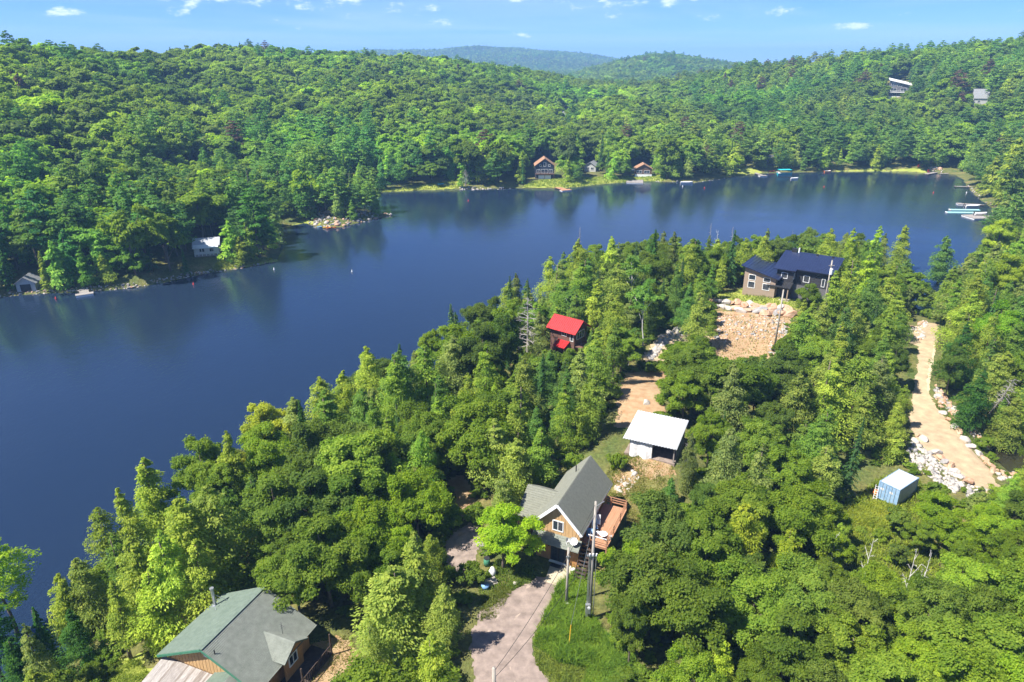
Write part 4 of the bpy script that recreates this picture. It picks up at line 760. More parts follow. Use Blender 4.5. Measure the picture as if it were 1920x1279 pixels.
rubble('riprap', P3([(1860, 880), (1920, 885), (1930, 905), (1875, 900)]), 120, .2, .45, [1, 0], 'stones at the near edge of the pond', 7)
rubble('riprap', P3([(1800, 905), (1880, 925), (1930, 950), (1880, 965), (1810, 930)]), 150, .2, .45, [0, 0, 2], 'pale stones among the shrubs below the road', 17)
rubble('riprap', P3([(1150, 920), (1165, 890), (1190, 878), (1200, 895), (1170, 930)]), 160, .1, .35, [0, 1, 0], 'broken stone behind the timber house', 8)
def shoreband(pts, w): return [at(u, v, 0) for u, v in pts] + [at(u, v-w, 0.2) for u, v in pts[::-1]]
rubble('shore_stones', shoreband([(0, 558), (60, 552), (150, 549), (250, 541), (330, 526), (400, 511)], 5), 460, .18, .45, [0, 0, 1, 2], 'pale stones lining the left shore', 9)
rubble('shore_stones', shoreband([(400, 511), (470, 501), (525, 489)], 4), 110, .14, .4, [0, 1, 2], 'stones round the white cottage point', 10)
rubble('shore_stones', [at(u, v, 0) for u, v in ((578, 420), (600, 428), (640, 426), (700, 412), (740, 404), (700, 400), (640, 408), (600, 410))], 150, .4, 1.1, [2, 2, 1, 0], 'flat pale rocks of the rock point', 11)
rubble('shore_stones', shoreband([(1815, 352), (1830, 366), (1850, 382), (1880, 398), (1912, 409)], 5), 160, .25, .6, [0, 0, 1, 2], 'stones lining the right shore', 12)
rubble('shore_stones', shoreband([(860, 356), (900, 356), (960, 355)], 3), 60, .4, 1.0, [0, 2], 'rocks at the foot of the bay trees', 13)
rubble('bank_rubble', P3([(1738, 324), (1744, 312), (1764, 312), (1768, 324)]), 90, .3, .7, [1, 1, 0], 'orange rubble on the bare far bank', 14)
rubble('shore_stones', shoreband([(1180, 340), (1240, 341), (1300, 344), (1370, 334)], 2), 90, .2, .6, [0, 2, 2], 'stones along the far middle shore', 15)
bw = empty('boulder_wall', on(1410, 582), 0, 'dry wall of big pink and white boulders below the black and tan house', 'rock wall')
bx0, by0, bz0 = bw.location
for row in range(2):
    for i in range(13):
        u = 1338 + i*11.3 + row*5; v = 566 + row*12 + i*1.2 + rr_.uniform(-3, 3); x, y, z = on(u, v)
        s = rr_.uniform(.75, 1.3); o = bpy.data.objects.new('boulder', ROCKS[rr_.choice([0, 1, 1, 3, 4, 6, 7, 2])][0]); o.location = (x-bx0, y-by0, z-bz0+s*.3); o.scale = (s*1.2, s, s*.95); o.rotation_euler = (rr_.uniform(-.4, .4), rr_.uniform(-.4, .4), rr_.uniform(0, 6.28)); link(o, bw)
for (u, v, s, lab) in [(1212, 757, .6, 'white rock in the orange clearing'), (902, 1023, .5, 'dark rock beside the bright maple'), (967, 1095, .3, 'small white stone in the maple shade'), (1900, 872, .5, 'rust-coloured rock at the pond')]:
    boulder(u, v, s, 2 if 'dark' in lab else 1 if 'rust' in lab else 0, lab, 'single rocks')

# ------------------------------------------------------------------ buildings
def wood(name, c, c2, sx=1.0):
    return mat(name, c, .8, .3, 2.2, .35, 12, stretch=(7*sx, 7*sx, .5), col2=c2, spec=.2)
M['siding_o'] = wood('orange_cedar_siding', (.36, .165, .058), (.52, .28, .115)); M['siding_t'] = wood('pale_cedar_siding', (.40, .23, .10), (.62, .42, .21))
M['deckw'] = mat('red_cedar_deck', (.33, .155, .08), .75, .2, 2, .2, 10, stretch=(6, .4, 6), col2=(.45, .25, .145)); M['greyboard'] = mat('weathered_grey_boards', (.19, .165, .145), .9, .2, 2, .3, 10, stretch=(6, .4, 6), col2=(.34, .31, .285))
M['shing'] = mat('olive_grey_shingle', (.155, .158, .122), .9, .2, 3.5, .4, 24, spec=.15, col2=(.21, .212, .168), detail=9); M['shingG'] = mat('grey_green_shingle', (.145, .158, .13), .9, .2, 2.0, .5, 14, spec=.2, col2=(.21, .225, .19), detail=9)
M['shingGG'] = mat('green_shingle', (.105, .14, .108), .9, .2, 2.0, .5, 14, spec=.2, col2=(.15, .19, .15), detail=9)
M['greyb2'] = mat('silvered_boards', (.23, .205, .185), .9, .2, 2, .3, 10, stretch=(6, .4, 6), col2=(.40, .37, .34)); M['greyb3'] = mat('browned_boards', (.15, .125, .105), .9, .2, 2, .3, 10, stretch=(6, .4, 6), col2=(.26, .225, .195))
M['white'] = mat('white_paint', (.78, .78, .76), .5, .06, 2, 0, spec=.4); M['black'] = mat('black_paint', (.025, .025, .027), .45, .2, 3, 0, spec=.4); M['dark'] = mat('dark_brown_wood', (.06, .042, .032), .8, .3, 3, .2)
M['greentrim'] = mat('green_trim', (.05, .18, .11), .5, .15, 3, 0); M['tan'] = mat('tan_siding', (.30, .225, .165), .75, .10, 1.5, .1, 20, stretch=(.3, .3, 9)); M['charc'] = mat('charcoal_siding', (.035, .034, .036), .6, .2, 3, .2, 12, stretch=(6, 6, .5)); M['slate'] = mat('slate_siding', (.12, .115, .12), .7, .15, 3, .1, stretch=(.4, .4, 8))
M['blueroof'] = mat('blue_black_metal_roof', (.024, .034, .080), .34, .12, .6, 0, metal=.2, spec=.6); M['redroof'] = mat('red_metal_roof', (.46, .022, .022), .5, .15, 1, 0, spec=.25); M['whiteroof'] = mat('white_corrugated_metal', (.44, .45, .46), .4, .06, 1.5, 0, spec=.5)
M['tarp'] = mat('white_tarp', (.62, .61, .60), .55, .15, 1.5, .5, 3, spec=.4); M['metal'] = mat('galvanised_metal', (.42, .43, .44), .4, .2, 4, 0, metal=.7); M['contB'] = mat('blue_container_paint', (.16, .29, .46), .5, .25, 2.5, .1, 8, col2=(.30, .42, .55)); M['contW'] = mat('worn_white_paint', (.42, .43, .44), .6, .25, 1.6, .1, 8, col2=(.58, .58, .57), detail=9)
M['brick'] = mat('dark_brick', (.14, .075, .055), .85, .3, 8, .2); M['navy'] = mat('navy_siding', (.030, .038, .060), .7, .2, 3, .1); M['orroof'] = mat('orange_brown_roof', (.30, .17, .10), .85, .25, 2, .3); M['greysid'] = mat('pale_grey_siding', (.42, .42, .40), .75, .12, 2, .1); M['brownsid'] = mat('brown_siding', (.13, .075, .05), .8, .2, 2, .1); M['pole'] = mat('weathered_pole_wood', (.34, .305, .255), .9, .25, 2, .3, 10, stretch=(5, 5, .4)); M['greyroof'] = mat('pale_grey_roof', (.22, .225, .23), .8, .2, 2, .2)
M['wire'] = mat('black_cable', (.02, .02, .02), .6, .1, 2, 0); M['plasticW'] = mat('white_plastic', (.72, .72, .70), .45, .08, 3, 0); M['greenp'] = mat('dark_green_sheet', (.03, .06, .05), .6, .3, 2, .2, 4)
def glass_mat():
    m = bpy.data.materials.new('window_glass'); m.use_nodes = True; b = m.node_tree.nodes['Principled BSDF']; b.inputs['Base Color'].default_value = (.03, .04, .05, 1); b.inputs['Roughness'].default_value = .06; b.inputs['Specular IOR Level'].default_value = .9; return m
M['glass'] = glass_mat()
def window(parent, p, ex, w, h, frame='white', mull=1, d=.06, hm=0, ez=(0, 0, 1), name='window'):
    """frame bars round a set-back pane; p = lower left corner on the wall plane, ex = along-wall unit vector, outward = ex x up"""
    ex = np.array(ex, float); up = np.array(ez, float); nrm = np.cross(ex, up); p = np.array(p, float)
    fr = MB(); t = min(.09, w*.12)
    def bar_(a0, a1, b0, b1): fr.obox(p + ex*(a0+a1)/2 + up*(b0+b1)/2 + nrm*d*.35, ex*(a1-a0)/2, up*(b1-b0)/2, nrm*d*.65)
    bar_(0, w, 0, t); bar_(0, w, h-t, h); bar_(0, t, t+.001, h-t-.001); bar_(w-t, w, t+.001, h-t-.001)
    for i in range(mull): c = w*(i+1)/(mull+1); bar_(c-t*.35, c+t*.35, t+.002, h-t-.002)
    o = fr.build(name, M[frame], parent)
    for j in range(mull+1):
        a0 = t + j*(w-2*t)/(mull+1); a1 = t + (j+1)*(w-2*t)/(mull+1)
        gl_ = MB(); gl_.obox(p + ex*(a0+a1)/2 + up*h/2 + nrm*.012, ex*(a1-a0)/2*.97, up*(h/2-t), nrm*.010); gl_.build('pane', M['glass'], o)
    return o
def shingle_plane(parent, a, b, c, d, m, n, th=.12, name='roof_slope', course=True):
    """a,b eave ends; c,d ridge ends (c over b). A deck slab with overlapping courses laid on it"""
    a, b, c, d = (np.array(q, float) for q in (a, b, c, d)); o = MB().slab([a, b, c, d], th).build(name, m, parent)
    if course and n > 1:
        nm = np.cross(b-a, d-a); nm = nm/np.linalg.norm(nm); k = MB()
        for i in range(n):
            f0, f1 = i/n, min(1, (i+1.06)/n); q = [a+(d-a)*f0, b+(c-b)*f0, b+(c-b)*f1, a+(d-a)*f1]; l0, l1 = .045, .006
            V = [q[0]+nm*l0, q[1]+nm*l0, q[2]+nm*l1, q[3]+nm*l1, q[0]+nm*.003, q[1]+nm*.003]; k.add(V, [(0, 1, 2, 3), (4, 5, 1, 0)])
        s = k.build('shingle_courses', m, o); s['kind'] = 'stuff'
    return o
def boards_poly(parent, name, m, xs, zlo, ztop, y, th=.05, kind='stuff'):
    """vertical boards at plane y (facing -y) from zlo(x) to ztop(x), every second one proud"""
    k = MB()
    for i in range(len(xs)-1):
        x0, x1 = xs[i]+.006, xs[i+1]-.006; pr = .02 if i % 2 else 0.0
        V = [(x0, y-th-pr, zlo), (x1, y-th-pr, zlo), (x1, y-th-pr, ztop(x1)), (x0, y-th-pr, ztop(x0)), (x0, y, zlo), (x1, y, zlo), (x1, y, ztop(x1)), (x0, y, ztop(x0))]
        k.add(V, [(0, 1, 2, 3), (4, 0, 3, 7), (1, 5, 6, 2), (3, 2, 6, 7), (4, 5, 1, 0)])
    o = k.build(name, m, parent); o['kind'] = kind; return o

# ---- timber gable house
ZA = h1(4.48, 58); ph = R(25.1)
A = empty('timber_house', (4.48, 56.46, ZA), -ph, 'timber house with grey-green gable roof, white trim and raised deck', 'house')
AZ, AM, AW, AL = 7.33, 1.07, 2.7, 10.08
MB().prism([(-2.3, .5), (2.3, .5), (2.3, 9.7), (-2.3, 9.7)], -.6, 4.35).build('wall', M['siding_o'], A)
g = MB(); g.add([(-2.3, .5, 4.35), (2.3, .5, 4.35), (0, .5, 6.95), (-2.3, 9.7, 4.35), (2.3, 9.7, 4.35), (0, 9.7, 6.95)], [(0, 1, 2), (4, 3, 5), (0, 2, 5, 3), (1, 4, 5, 2)]); g.build('gable_wall', M['siding_t'], A)
xs = np.linspace(-2.35, 2.35, 25)
boards_poly(A, 'lower_siding', M['siding_o'], xs, -.3, lambda x: 3.0, .5)
boards_poly(A, 'upper_siding', M['siding_t'], xs, 3.0, lambda x: AZ-.22-abs(x)*AM, .5)  # upper boards a paler tan than the orange boards below
shingle_plane(A, (AW, 0, AZ-AW*AM), (AW, AL, AZ-AW*AM), (0, AL, AZ), (0, 0, AZ), M['shing'], 20)
shingle_plane(A, (-AW, AL, AZ-AW*AM), (-AW, 0, AZ-AW*AM), (0, 0, AZ), (0, AL, AZ), M['shing'], 20)
tr = MB()
for s in (-1, 1): tr.bar((0, -.03, AZ-.12), (s*AW, -.03, AZ-AW*AM-.12), .06, .3, up=(0, 0, 1))
tr.bar((AW+.02, 0, AZ-AW*AM-.1), (AW+.02, AL, AZ-AW*AM-.1), .05, .2); tr.build('white_trim', M['white'], A)
# left cross wing
wr = (3.95, 5.9)
shingle_plane(A, (-4.9, 1.0, 3.9), (-1.6, 1.0, 3.9), (-1.2, 3.95, 5.9), (-4.9, 3.95, 5.9), M['shing'], 14, name='wing_roof_slope'); shingle_plane(A, (-1.6, 6.9, 3.9), (-4.9, 6.9, 3.9), (-4.9, 3.95, 5.9), (-1.2, 3.95, 5.9), M['shing'], 14, name='wing_roof_slope')
wv = MB(); wv.add([(-4.5, 1.9, -.5), (-2.3, 1.9, -.5), (-2.3, 1.9, 4.4), (-4.5, 1.9, 4.4), (-4.5, 6.4, -.5), (-4.5, 6.4, 4.2), (-4.5, 3.95, 5.7)], [(0, 1, 2, 3), (4, 0, 3, 6, 5)]); wv.build('wing_wall', M['dark'], A)
pp = MB(); pp.box(-4.8, -4.68, 1.05, 1.17, -.4, 3.85).box(-3.2, -3.08, 1.05, 1.17, -.4, 3.5); pp.build('porch_post', M['dark'], A)
pr_ = MB(); pr_.bar((-4.75, 1.1, 3.1), (-2.4, 1.1, 3.1), .06, .08).bar((-4.75, 1.1, 2.3), (-2.4, 1.1, 2.3), .06, .08)
for i in range(10): pr_.bar((-4.7+i*.25, 1.1, 2.3), (-4.7+i*.25, 1.1, 3.1), .035)
pr_.box(-4.8, -2.35, 1.15, 1.9, 2.15, 2.25); pr_.build('porch_railing', M['dark'], A)
# skirt roof over the door
shingle_plane(A, (-2.6, -.65, 2.72), (2.6, -.65, 2.72), (2.6, .44, 3.42), (-2.6, .44, 3.42), M['shingG'], 5, .07, 'skirt_roof')
window(A, (-.6, .44, 3.85), (1, 0, 0), 1.2, 1.25, 'white', 1); window(A, (-2.05, .44, 1.05), (1, 0, 0), .72, .85, 'black', 0)
MB().box(-2.1, -1.28, .34, .42, .95, 1.04).build('window_sill', M['white'], A)
dr = MB(); dr.box(-.72, .98, .40, .445, 0, 2.18); dr = dr.build('double_door', M['black'], A)
for x0 in (-.62, .18):
    q = MB(); q.box(x0, x0+.70, .375, .398, .12, 2.05); q.build('door_leaf', M['black'], dr)
    for r_ in range(4):
        for c_ in range(2): MB().box(x0+.09+c_*.27, x0+.33+c_*.27, .36, .374, .28+r_*.43, .66+r_*.43).build('pane', M['glass'], dr)
MB().box(-.8, 1.06, .1, .40, -.02, .06).build('door_sill', M['white'], A)
for i, (x, s) in enumerate(((1.95, .42), (1.28, .24))):
    dd = MB(); V = []; n = 16
    for rr2, yy in ((.0, .0), (.6, -.03), (1.0, -.12)):
        for k in range(n): V.append((math.cos(2*math.pi*k/n)*s*rr2, yy*s*2, math.sin(2*math.pi*k/n)*s*rr2))
    dd.add(V, [(r_*n+k, r_*n+(k+1) % n, (r_+1)*n+(k+1) % n, (r_+1)*n+k) for r_ in (0, 1) for k in range(n)])
    dd.tube([(0, 0, 0), (0, .25, -.15), (0, .28, -.6)], .03, 6); dd.tube([(0, 0, -s*.8), (0, -.35, -.05)], .015, 5)
    o = dd.build('satellite_dish', M['plasticW'], A); o.location = (x, -.25, 3.75-.1*i); o.rotation_euler = (R(-25), 0, R(20 if i == 0 else 70))
MB().tube([(-.7, 7.4, 5.8), (-.7, 7.4, 7.4)], .07, 8).build('vent_pipe', M['black'], A); MB().box(-2.2, -2.0, .2, .42, 4.35, 4.5).build('flood_light', M['plasticW'], A); MB().box(-.98, -.86, .34, .42, 1.7, 1.95).build('wall_lamp', M['black'], A)
# deck
for i in range(17): MB().box(2.42+i*.152, 2.42+i*.152+.142, 1.1, 8.3, 2.82, 2.86).build('deck_board', M['deckw'], A)
fr = MB(); fr.box(2.4, 5.0, 1.15, 1.25, 2.6, 2.815).box(2.4, 5.0, 8.15, 8.25, 2.6, 2.815).box(4.85, 4.97, 1.26, 8.14, 2.6, 2.815).box(3.6, 3.7, 1.26, 8.14, 2.6, 2.8); fr.build('deck_frame', M['deckw'], A)
for x, y in ((4.93, 1.2), (4.93, 3.55), (4.93, 5.9), (4.93, 8.22), (3.2, 1.2), (3.2, 8.22)): MB().box(x-.06, x+.06, y-.06, y+.06, -.9, 3.95).build('deck_post', M['deckw'], A)
for z in (3.3, 3.6, 3.9):
    MB().bar((4.93, 1.15, z), (4.93, 8.28, z), .05, .1).build('rail', M['deckw'], A); MB().bar((2.7, 8.25, z), (4.95, 8.25, z), .05, .1).build('rail', M['deckw'], A)
MB().bar((3.0, 1.15, 3.9), (4.95, 1.15, 3.9), .05, .1).build('rail', M['white'], A); MB().bar((3.0, 1.15, 3.35), (4.95, 1.15, 3.35), .05, .08).build('rail', M['deckw'], A)
MB().box(4.99, 5.02, 1.3, 8.2, -.8, 2.78).build('deck_skirt', M['greenp'], A)
st = MB()
for i in range(9): st.box(2.5, 3.5, .95-i*.27, 1.2-i*.27, 2.6-i*.3, 2.66-i*.3)
st.bar((2.45, 1.1, 2.7), (2.45, -1.4, -.1), .05, .2).bar((3.55, 1.1, 2.7), (3.55, -1.4, -.1), .05, .2); st.build('stair', M['dark'], A)
# right lean-to roof over the deck door
window(A, (2.33, 6.4, 3.0), (0, -1, 0), 1.0, 1.3, 'white', 0); 
# things around it
def T(e, p):
    c, s = math.cos(e.rotation_euler[2]), math.sin(e.rotation_euler[2]); return (e.location[0]+p[0]*c-p[1]*s, e.location[1]+p[0]*s+p[1]*c, e.location[2]+p[2])
def lawn_chair(loc, rz, m, label):
    o = empty('deck_chair', loc, rz, label, 'chair', 'chairs on the deck')
    MB().box(-.28, .28, -.28, .28, .40, .44).build('seat', m, o); MB().obox((0, .32, .75), (.28, 0, 0), (0, .02, 0), (0, .08, .36)).build('backrest', m, o)
    for x in (-.25, .25):
        MB().bar((x, -.25, 0), (x, -.25, .62), .035).build('leg', M['metal'], o); MB().bar((x, .28, 0), (x, .28, .6), .035).build('leg', M['metal'], o); MB().bar((x, -.28, .63), (x, .32, .63), .05, .03).build('armrest', M['metal'], o)
M['bluep'] = mat('blue_tarp', (.16, .30, .50), .5, .2, 3, .2, 6)
lawn_chair(T(A, (3.0, 3.3, 2.86)), -ph+.6, M['bluep'], 'blue folding chair on the red deck, nearer the door'); lawn_chair(T(A, (3.0, 4.2, 2.86)), -ph+.3, M['plasticW'], 'white chair on the red deck beside the wall')
tb = empty('deck_table', T(A, (4.2, 2.3, 2.86)), 0, 'small round table with two white stools on the red deck', 'table')
MB().tube([(0, 0, .68), (0, 0, .72)], .45, 16).build('table_top', M['plasticW'], tb); MB().tube([(0, 0, 0), (0, 0, .68)], .04, 8).build('pedestal', M['metal'], tb)
for a in (0, 2.2): MB().tube([(math.cos(a)*.75, math.sin(a)*.75, 0), (math.cos(a)*.75, math.sin(a)*.75, .45)], [.12, .2], 10).build('stool', M['plasticW'], tb)
bq = empty('barbecue', T(A, (2.9, 2.2, 2.86)), -ph, 'covered barbecue under a pale blue sheet on the deck', 'barbecue')
MB().box(-.35, .35, -.25, .25, .1, .75).build('cover', M['bluep'], bq); MB().tube([(-.36, 0, .76), (.36, 0, .76)], .24, 10).build('lid', M['bluep'], bq)
for x in (-.3, .3): MB().tube([(x, 0, 0), (x, 0, .12)], .05, 6).build('wheel', M['black'], bq)
sl = [on(u, v)[:2] for u, v in ((1033, 1057), (1081, 1068), (1056, 1102), (1021, 1092))]; zs = max(h1(*p) for p in sl)
tag(MB().prism([sl[3], sl[2], sl[1], sl[0]], zs-.3, zs+.09).build('concrete_walk', M['concrete']), 'tan concrete slab before the double door', 'slab', kind='structure')
mx_ = MB(); mx_.box(-.65, .65, -.28, .28, 0, .025); o = mx_.build('door_mat', M['black'], None, loc=T(A, (.25, -.35, zs+.095-ZA))); o.rotation_euler = (0, 0, -ph); tag(o, 'dark door mat on the slab before the double door', 'mat')
go_ = MB(); go_.tube([(0, 0, .0), (.05, 0, .22), (.3, 0, .3), (.45, 0, .2)], [.1, .2, .18, .03], 8); go_.tube([(-.02, 0, .25), (-.1, 0, .5), (-.05, 0, .66), (-.16, 0, .68)], [.1, .05, .06, .02], 7); o = go_.build('goose_ornament', M['plasticW'], None, True, loc=T(A, (1.9, -.5, zs+.1-ZA))); tag(o, 'white goose ornament right of the double door', 'ornament')

# ---- green-roofed cottage
ZB = h1(-22, 45); pb = R(21.3)
B = empty('cottage', (-24.9, 41.1, ZB), -pb, 'cottage with green and grey shingle roofs, metal chimney and board gable', 'house')
bz = 10.5-ZB; BW, BL_, BM = 5.25, 7.6, .5
MB().prism([(-4.6, .55), (4.6, .55), (4.6, 7.1), (-4.6, 7.1)], -1.2, bz-BW*BM+.1).build('wall', M['siding_o'], B)
boards_poly(B, 'gable_boards', M['siding_t'], np.linspace(-4.8, 4.4, 50), bz-BW*BM-.35, lambda x: bz-.18-abs(x)*BM, .5)
shingle_plane(B, (BW, 0, bz-BW*BM), (BW, BL_, bz-BW*BM), (0, BL_, bz), (0, 0, bz), M['shingG'], 36)
shingle_plane(B, (-BW, BL_, bz-BW*BM), (-BW, 0, bz-BW*BM), (0, 0, bz), (0, BL_, bz), M['shingGG'], 36)
MB().bar((0, -.02, bz+.03), (0, BL_+.02, bz+.03), .32, .05).build('ridge_cap', M['shingGG'], B)
tr = MB()
for s in (-1, 1): tr.bar((0, -.04, bz-.1), (s*BW, -.04, bz-BW*BM-.1), .05, .2)
tr.build('green_trim', M['greentrim'], B)
cz = bz-1.2
shingle_plane(B, (2.6, 2.75, cz-1.05), (5.7, 2.75, cz-1.05), (5.7, 4.3, cz), (2.2, 4.3, cz), M['shingG'], 10, name='dormer_slope'); shingle_plane(B, (5.7, 5.85, cz-1.05), (2.6, 5.85, cz-1.05), (2.2, 4.3, cz), (5.7, 4.3, cz), M['shingG'], 10, name='dormer_slope')
gw = MB(); gw.add([(5.2, 3.1, -.5), (5.2, 5.5, -.5), (5.2, 5.5, cz-.95), (5.2, 4.3, cz-.15), (5.2, 3.1, cz-.95)], [(0, 1, 2, 3, 4)]); gw.build('dormer_wall', M['siding_o'], B)
window(B, (5.22, 3.7, 1.5), (0, 1, 0), 1.1, 1.1, 'white', 1)
wz = bz-1.75
shingle_plane(B, (4.7, -5, wz-1.0), (4.7, 1.9, wz-1.0), (2.6, 1.9, wz), (2.6, -5, wz), M['shingG'], 14, name='wing_slope'); shingle_plane(B, (.5, 1.2, wz-1.0), (.5, -5, wz-1.0), (2.6, -5, wz), (2.6, 1.9, wz), M['shingGG'], 14, name='wing_slope')
MB().prism([(.9, -4.7), (4.3, -4.7), (4.3, .5), (.9, .5)], -1, wz-.95).build('wing_wall', M['siding_o'], B)
for i in range(30):
    x0 = -5.0+i*.186; MB().slab([(x0, -4.2, wz-2.15+rr_.uniform(0, .02)), (x0+.178, -4.2, wz-2.15), (x0+.178, .4, wz-1.25), (x0, .4, wz-1.25+rr_.uniform(0, .02))], .05).build('roof_board', M[rr_.choice(['greyboard', 'greyb2', 'greyb3', 'greyb2'])], B)
MB().box(-4.9, .4, -3.9, .4, -1, wz-2.4).build('lean_to_wall', M['dark'], B)
cp = MB().tube([(-4.5, 5.9, bz-2.5), (-4.5, 5.9, bz-.35)], .14, 12); cp.tube([(-4.5, 5.9, bz-.35), (-4.5, 5.9, bz-.22)], .19, 12); cp.build('chimney', M['metal'], B); MB().tube([(-4.5, 5.9, bz-2.35), (-4.5, 5.9, bz-2.1)], [.34, .17], 12).build('chimney_flashing', M['metal'], B)
MB().bar((-4.5, 5.9, bz-.9), (-3.4, 6.4, bz-1.65), .03).build('chimney_brace', M['metal'], B); MB().bar((-4.5, 5.9, bz-.9), (-3.6, 5.1, bz-1.75), .03).build('chimney_brace', M['metal'], B)
MB().tube([(1.0, .4, bz-.6), (1.0, .4, bz-.05)], .05, 8).build('vent_pipe', M['black'], B)
an = MB(); an.bar((3.9, 4.9, cz-.6), (3.9, 4.9, cz+.9), .03); an.bar((3.7, 4.9, cz+.6), (4.15, 4.9, cz+.55), .02).bar((3.75, 4.9, cz+.4), (4.05, 4.9, cz+.36), .02).bar((3.8, 4.9, cz+.2), (4.0, 4.9, cz+.2), .02); an.build('antenna', M['black'], B)
MB().box(-.25, .35, .34, .44, bz-1.15, bz-1.08).build('flood_light', M['plasticW'], B)
MB().box(4.7, 7.0, 1.2, 7.2, .35, .45).build('side_deck', M['dark'], B)
for x, y in ((6.9, 1.3), (6.9, 3.2), (6.9, 5.2), (6.9, 7.1)): MB().box(x-.06, x+.06, y-.06, y+.06, -.8, 2.6 if y in (3.2, 7.1) else 1.4).build('deck_post', M['dark'], B)
rl = MB(); rl.bar((6.9, 1.2, 1.35), (6.9, 7.2, 1.35), .06, .1)
for i in range(26): rl.bar((6.9, 1.3+i*.23, .5), (6.9, 1.3+i*.23, 1.3), .035)
rl.build('deck_railing', M['dark'], B)

# ---- black and tan house
ZT = max(h1(54, 134), 8.8); pt = R(35)
Tn = empty('modern_house', (48.3, 136.4, ZT), -pt, 'black and tan house with blue-black metal roofs above the boulder wall', 'house')
MB().prism([(0, 0), (6.4, 0), (6.4, 8.6), (0, 8.6)], -1, 4.35).build('tan_wall', M['tan'], Tn)
g = MB(); g.add([(0, 0, 4.35), (6.4, 0, 4.35), (0, 0, 5.9), (0, 8.6, 4.35), (6.4, 8.6, 4.35), (0, 8.6, 5.9)], [(0, 1, 2), (3, 0, 2, 5), (1, 4, 5, 2), (4, 3, 5)]); g.build('upper_wall', M['tan'], Tn)
def seam_roof(parent, a, b, c, d, m, n, name='metal_roof'):
    a, b, c, d = (np.array(q, float) for q in (a, b, c, d)); o = MB().slab([a, b, c, d], .16).build(name, m, parent); nm = np.cross(b-a, d-a); nm = nm/np.linalg.norm(nm)
    for i in range(n+1):
        f = min(max(i/n, .004), .996); p, q = a+(b-a)*f+nm*.02, d+(c-d)*f+nm*.02; MB().bar(p, q, .05, .07, up=nm).build('seam', m, o)
    return o
seam_roof(Tn, (-.7, -.7, 6.15), (7.1, -.7, 4.3), (7.1, 9.3, 4.3), (-.7, 9.3, 6.15), M['blueroof'], 12, 'left_roof')
MB().prism([(5.9, 2.0), (9.2, 2.0), (9.2, 9), (5.9, 9)], -1, 5.9).build('bay_wall', M['charc'], Tn); MB().prism([(9.2, 3.0), (16, 3.0), (16, 9), (9.2, 9)], 2.9, 6.1).build('upper_black_wall', M['charc'], Tn); MB().prism([(9.2, 3.05), (16.0, 3.05), (16.0, 9), (9.2, 9)], -2.5, 2.895).build('lower_grey_wall', M['slate'], Tn)
seam_roof(Tn, (5.2, 1.3, 6.0), (9.6, 1.3, 6.0), (9.6, 9.6, 8.0), (5.2, 9.6, 8.0), M['blueroof'], 9, 'bay_roof'); seam_roof(Tn, (9.605, 2.2, 6.2), (16.8, 2.2, 6.2), (16.8, 9.6, 8.0), (9.605, 9.6, 8.0), M['blueroof'], 15, 'main_roof')
seam_roof(Tn, (4.9, -.4, 2.75), (9.4, -.4, 2.75), (9.4, 2.0, 3.35), (4.9, 2.0, 3.35), M['black'], 8, 'porch_roof')
MB().box(8.9, 9.1, -.2, 0, -1, 2.7).build('porch_post', M['tan'], Tn); MB().box(5.6, 9.4, -.4, 2.0, -1, .05).build('porch_floor', M['concrete'], Tn); MB().box(7.0, 7.95, 1.93, 1.99, .06, 2.15).build('door', M['dark'], Tn); MB().box(6.42, 6.9, 1.92, 1.99, .5, 2.1).build('side_light', M['glass'], Tn)
for x in (.9, 3.9): window(Tn, (x, 0, 1.45), (1, 0, 0), 1.45, 1.4, 'white', 0); window(Tn, (x, 0, 3.15), (1, 0, 0), 1.45, 1.15 if x < 2 else .95, 'white', 0)
window(Tn, (6.8, 2.0, 4.0), (1, 0, 0), 1.25, 1.25, 'white', 0); window(Tn, (9.2, 2.15, 4.0), (0, 1, 0), .7, 1.3, 'white', 0); window(Tn, (10.9, 3.0, 3.6), (1, 0, 0), 1.2, 1.4, 'white', 0); window(Tn, (14.4, 3.0, 3.2), (1, 0, 0), .65, 1.7, 'white', 0)
MB().box(6.6, 7.6, 9.0, 9.6, 7.7, 8.7).build('chimney', M['black'], Tn); MB().tube([(8.0, 9.2, 7.8), (8.0, 9.2, 8.9)], .16, 10).build('roof_vent', M['plasticW'], Tn); MB().box(11.5, 11.9, 8.8, 9.2, 7.7, 8.2).build('roof_vent', M['black'], Tn); MB().box(14.5, 14.9, 8.8, 9.2, 7.7, 8.2).build('roof_vent', M['black'], Tn)

# ---- red-roofed cabin
x, y = 11.0, 110.6; ZR = h1(x, y); C_ = empty('red_cabin', (x, y, ZR), R(-38), 'narrow brown cabin with bright red metal roof among the cedars', 'cabin')
rb = 10.0-ZR
MB().prism([(-5.4, .3), (-.3, .3), (-.3, 4.3), (-5.4, 4.3)], -1, rb).build('wall', M['brick'], C_); g = MB(); g.add([(-.3, .3, rb), (-.3, 4.3, rb), (-.3, 2.3, rb+1.35), (-5.4, .3, rb), (-5.4, 4.3, rb), (-5.4, 2.3, rb+1.35)], [(0, 1, 2), (4, 3, 5), (0, 2, 5, 3), (1, 4, 5, 2)]); g.build('gable_wall', M['brick'], C_)
seam_roof(C_, (-6, -.35, rb-.1), (.25, -.35, rb-.1), (.25, 2.3, rb+1.75), (-6, 2.3, rb+1.75), M['redroof'], 16, 'red_roof'); seam_roof(C_, (.25, 4.95, rb-.1), (-6, 4.95, rb-.1), (-6, 2.3, rb+1.75), (.25, 2.3, rb+1.75), M['redroof'], 16, 'red_roof')
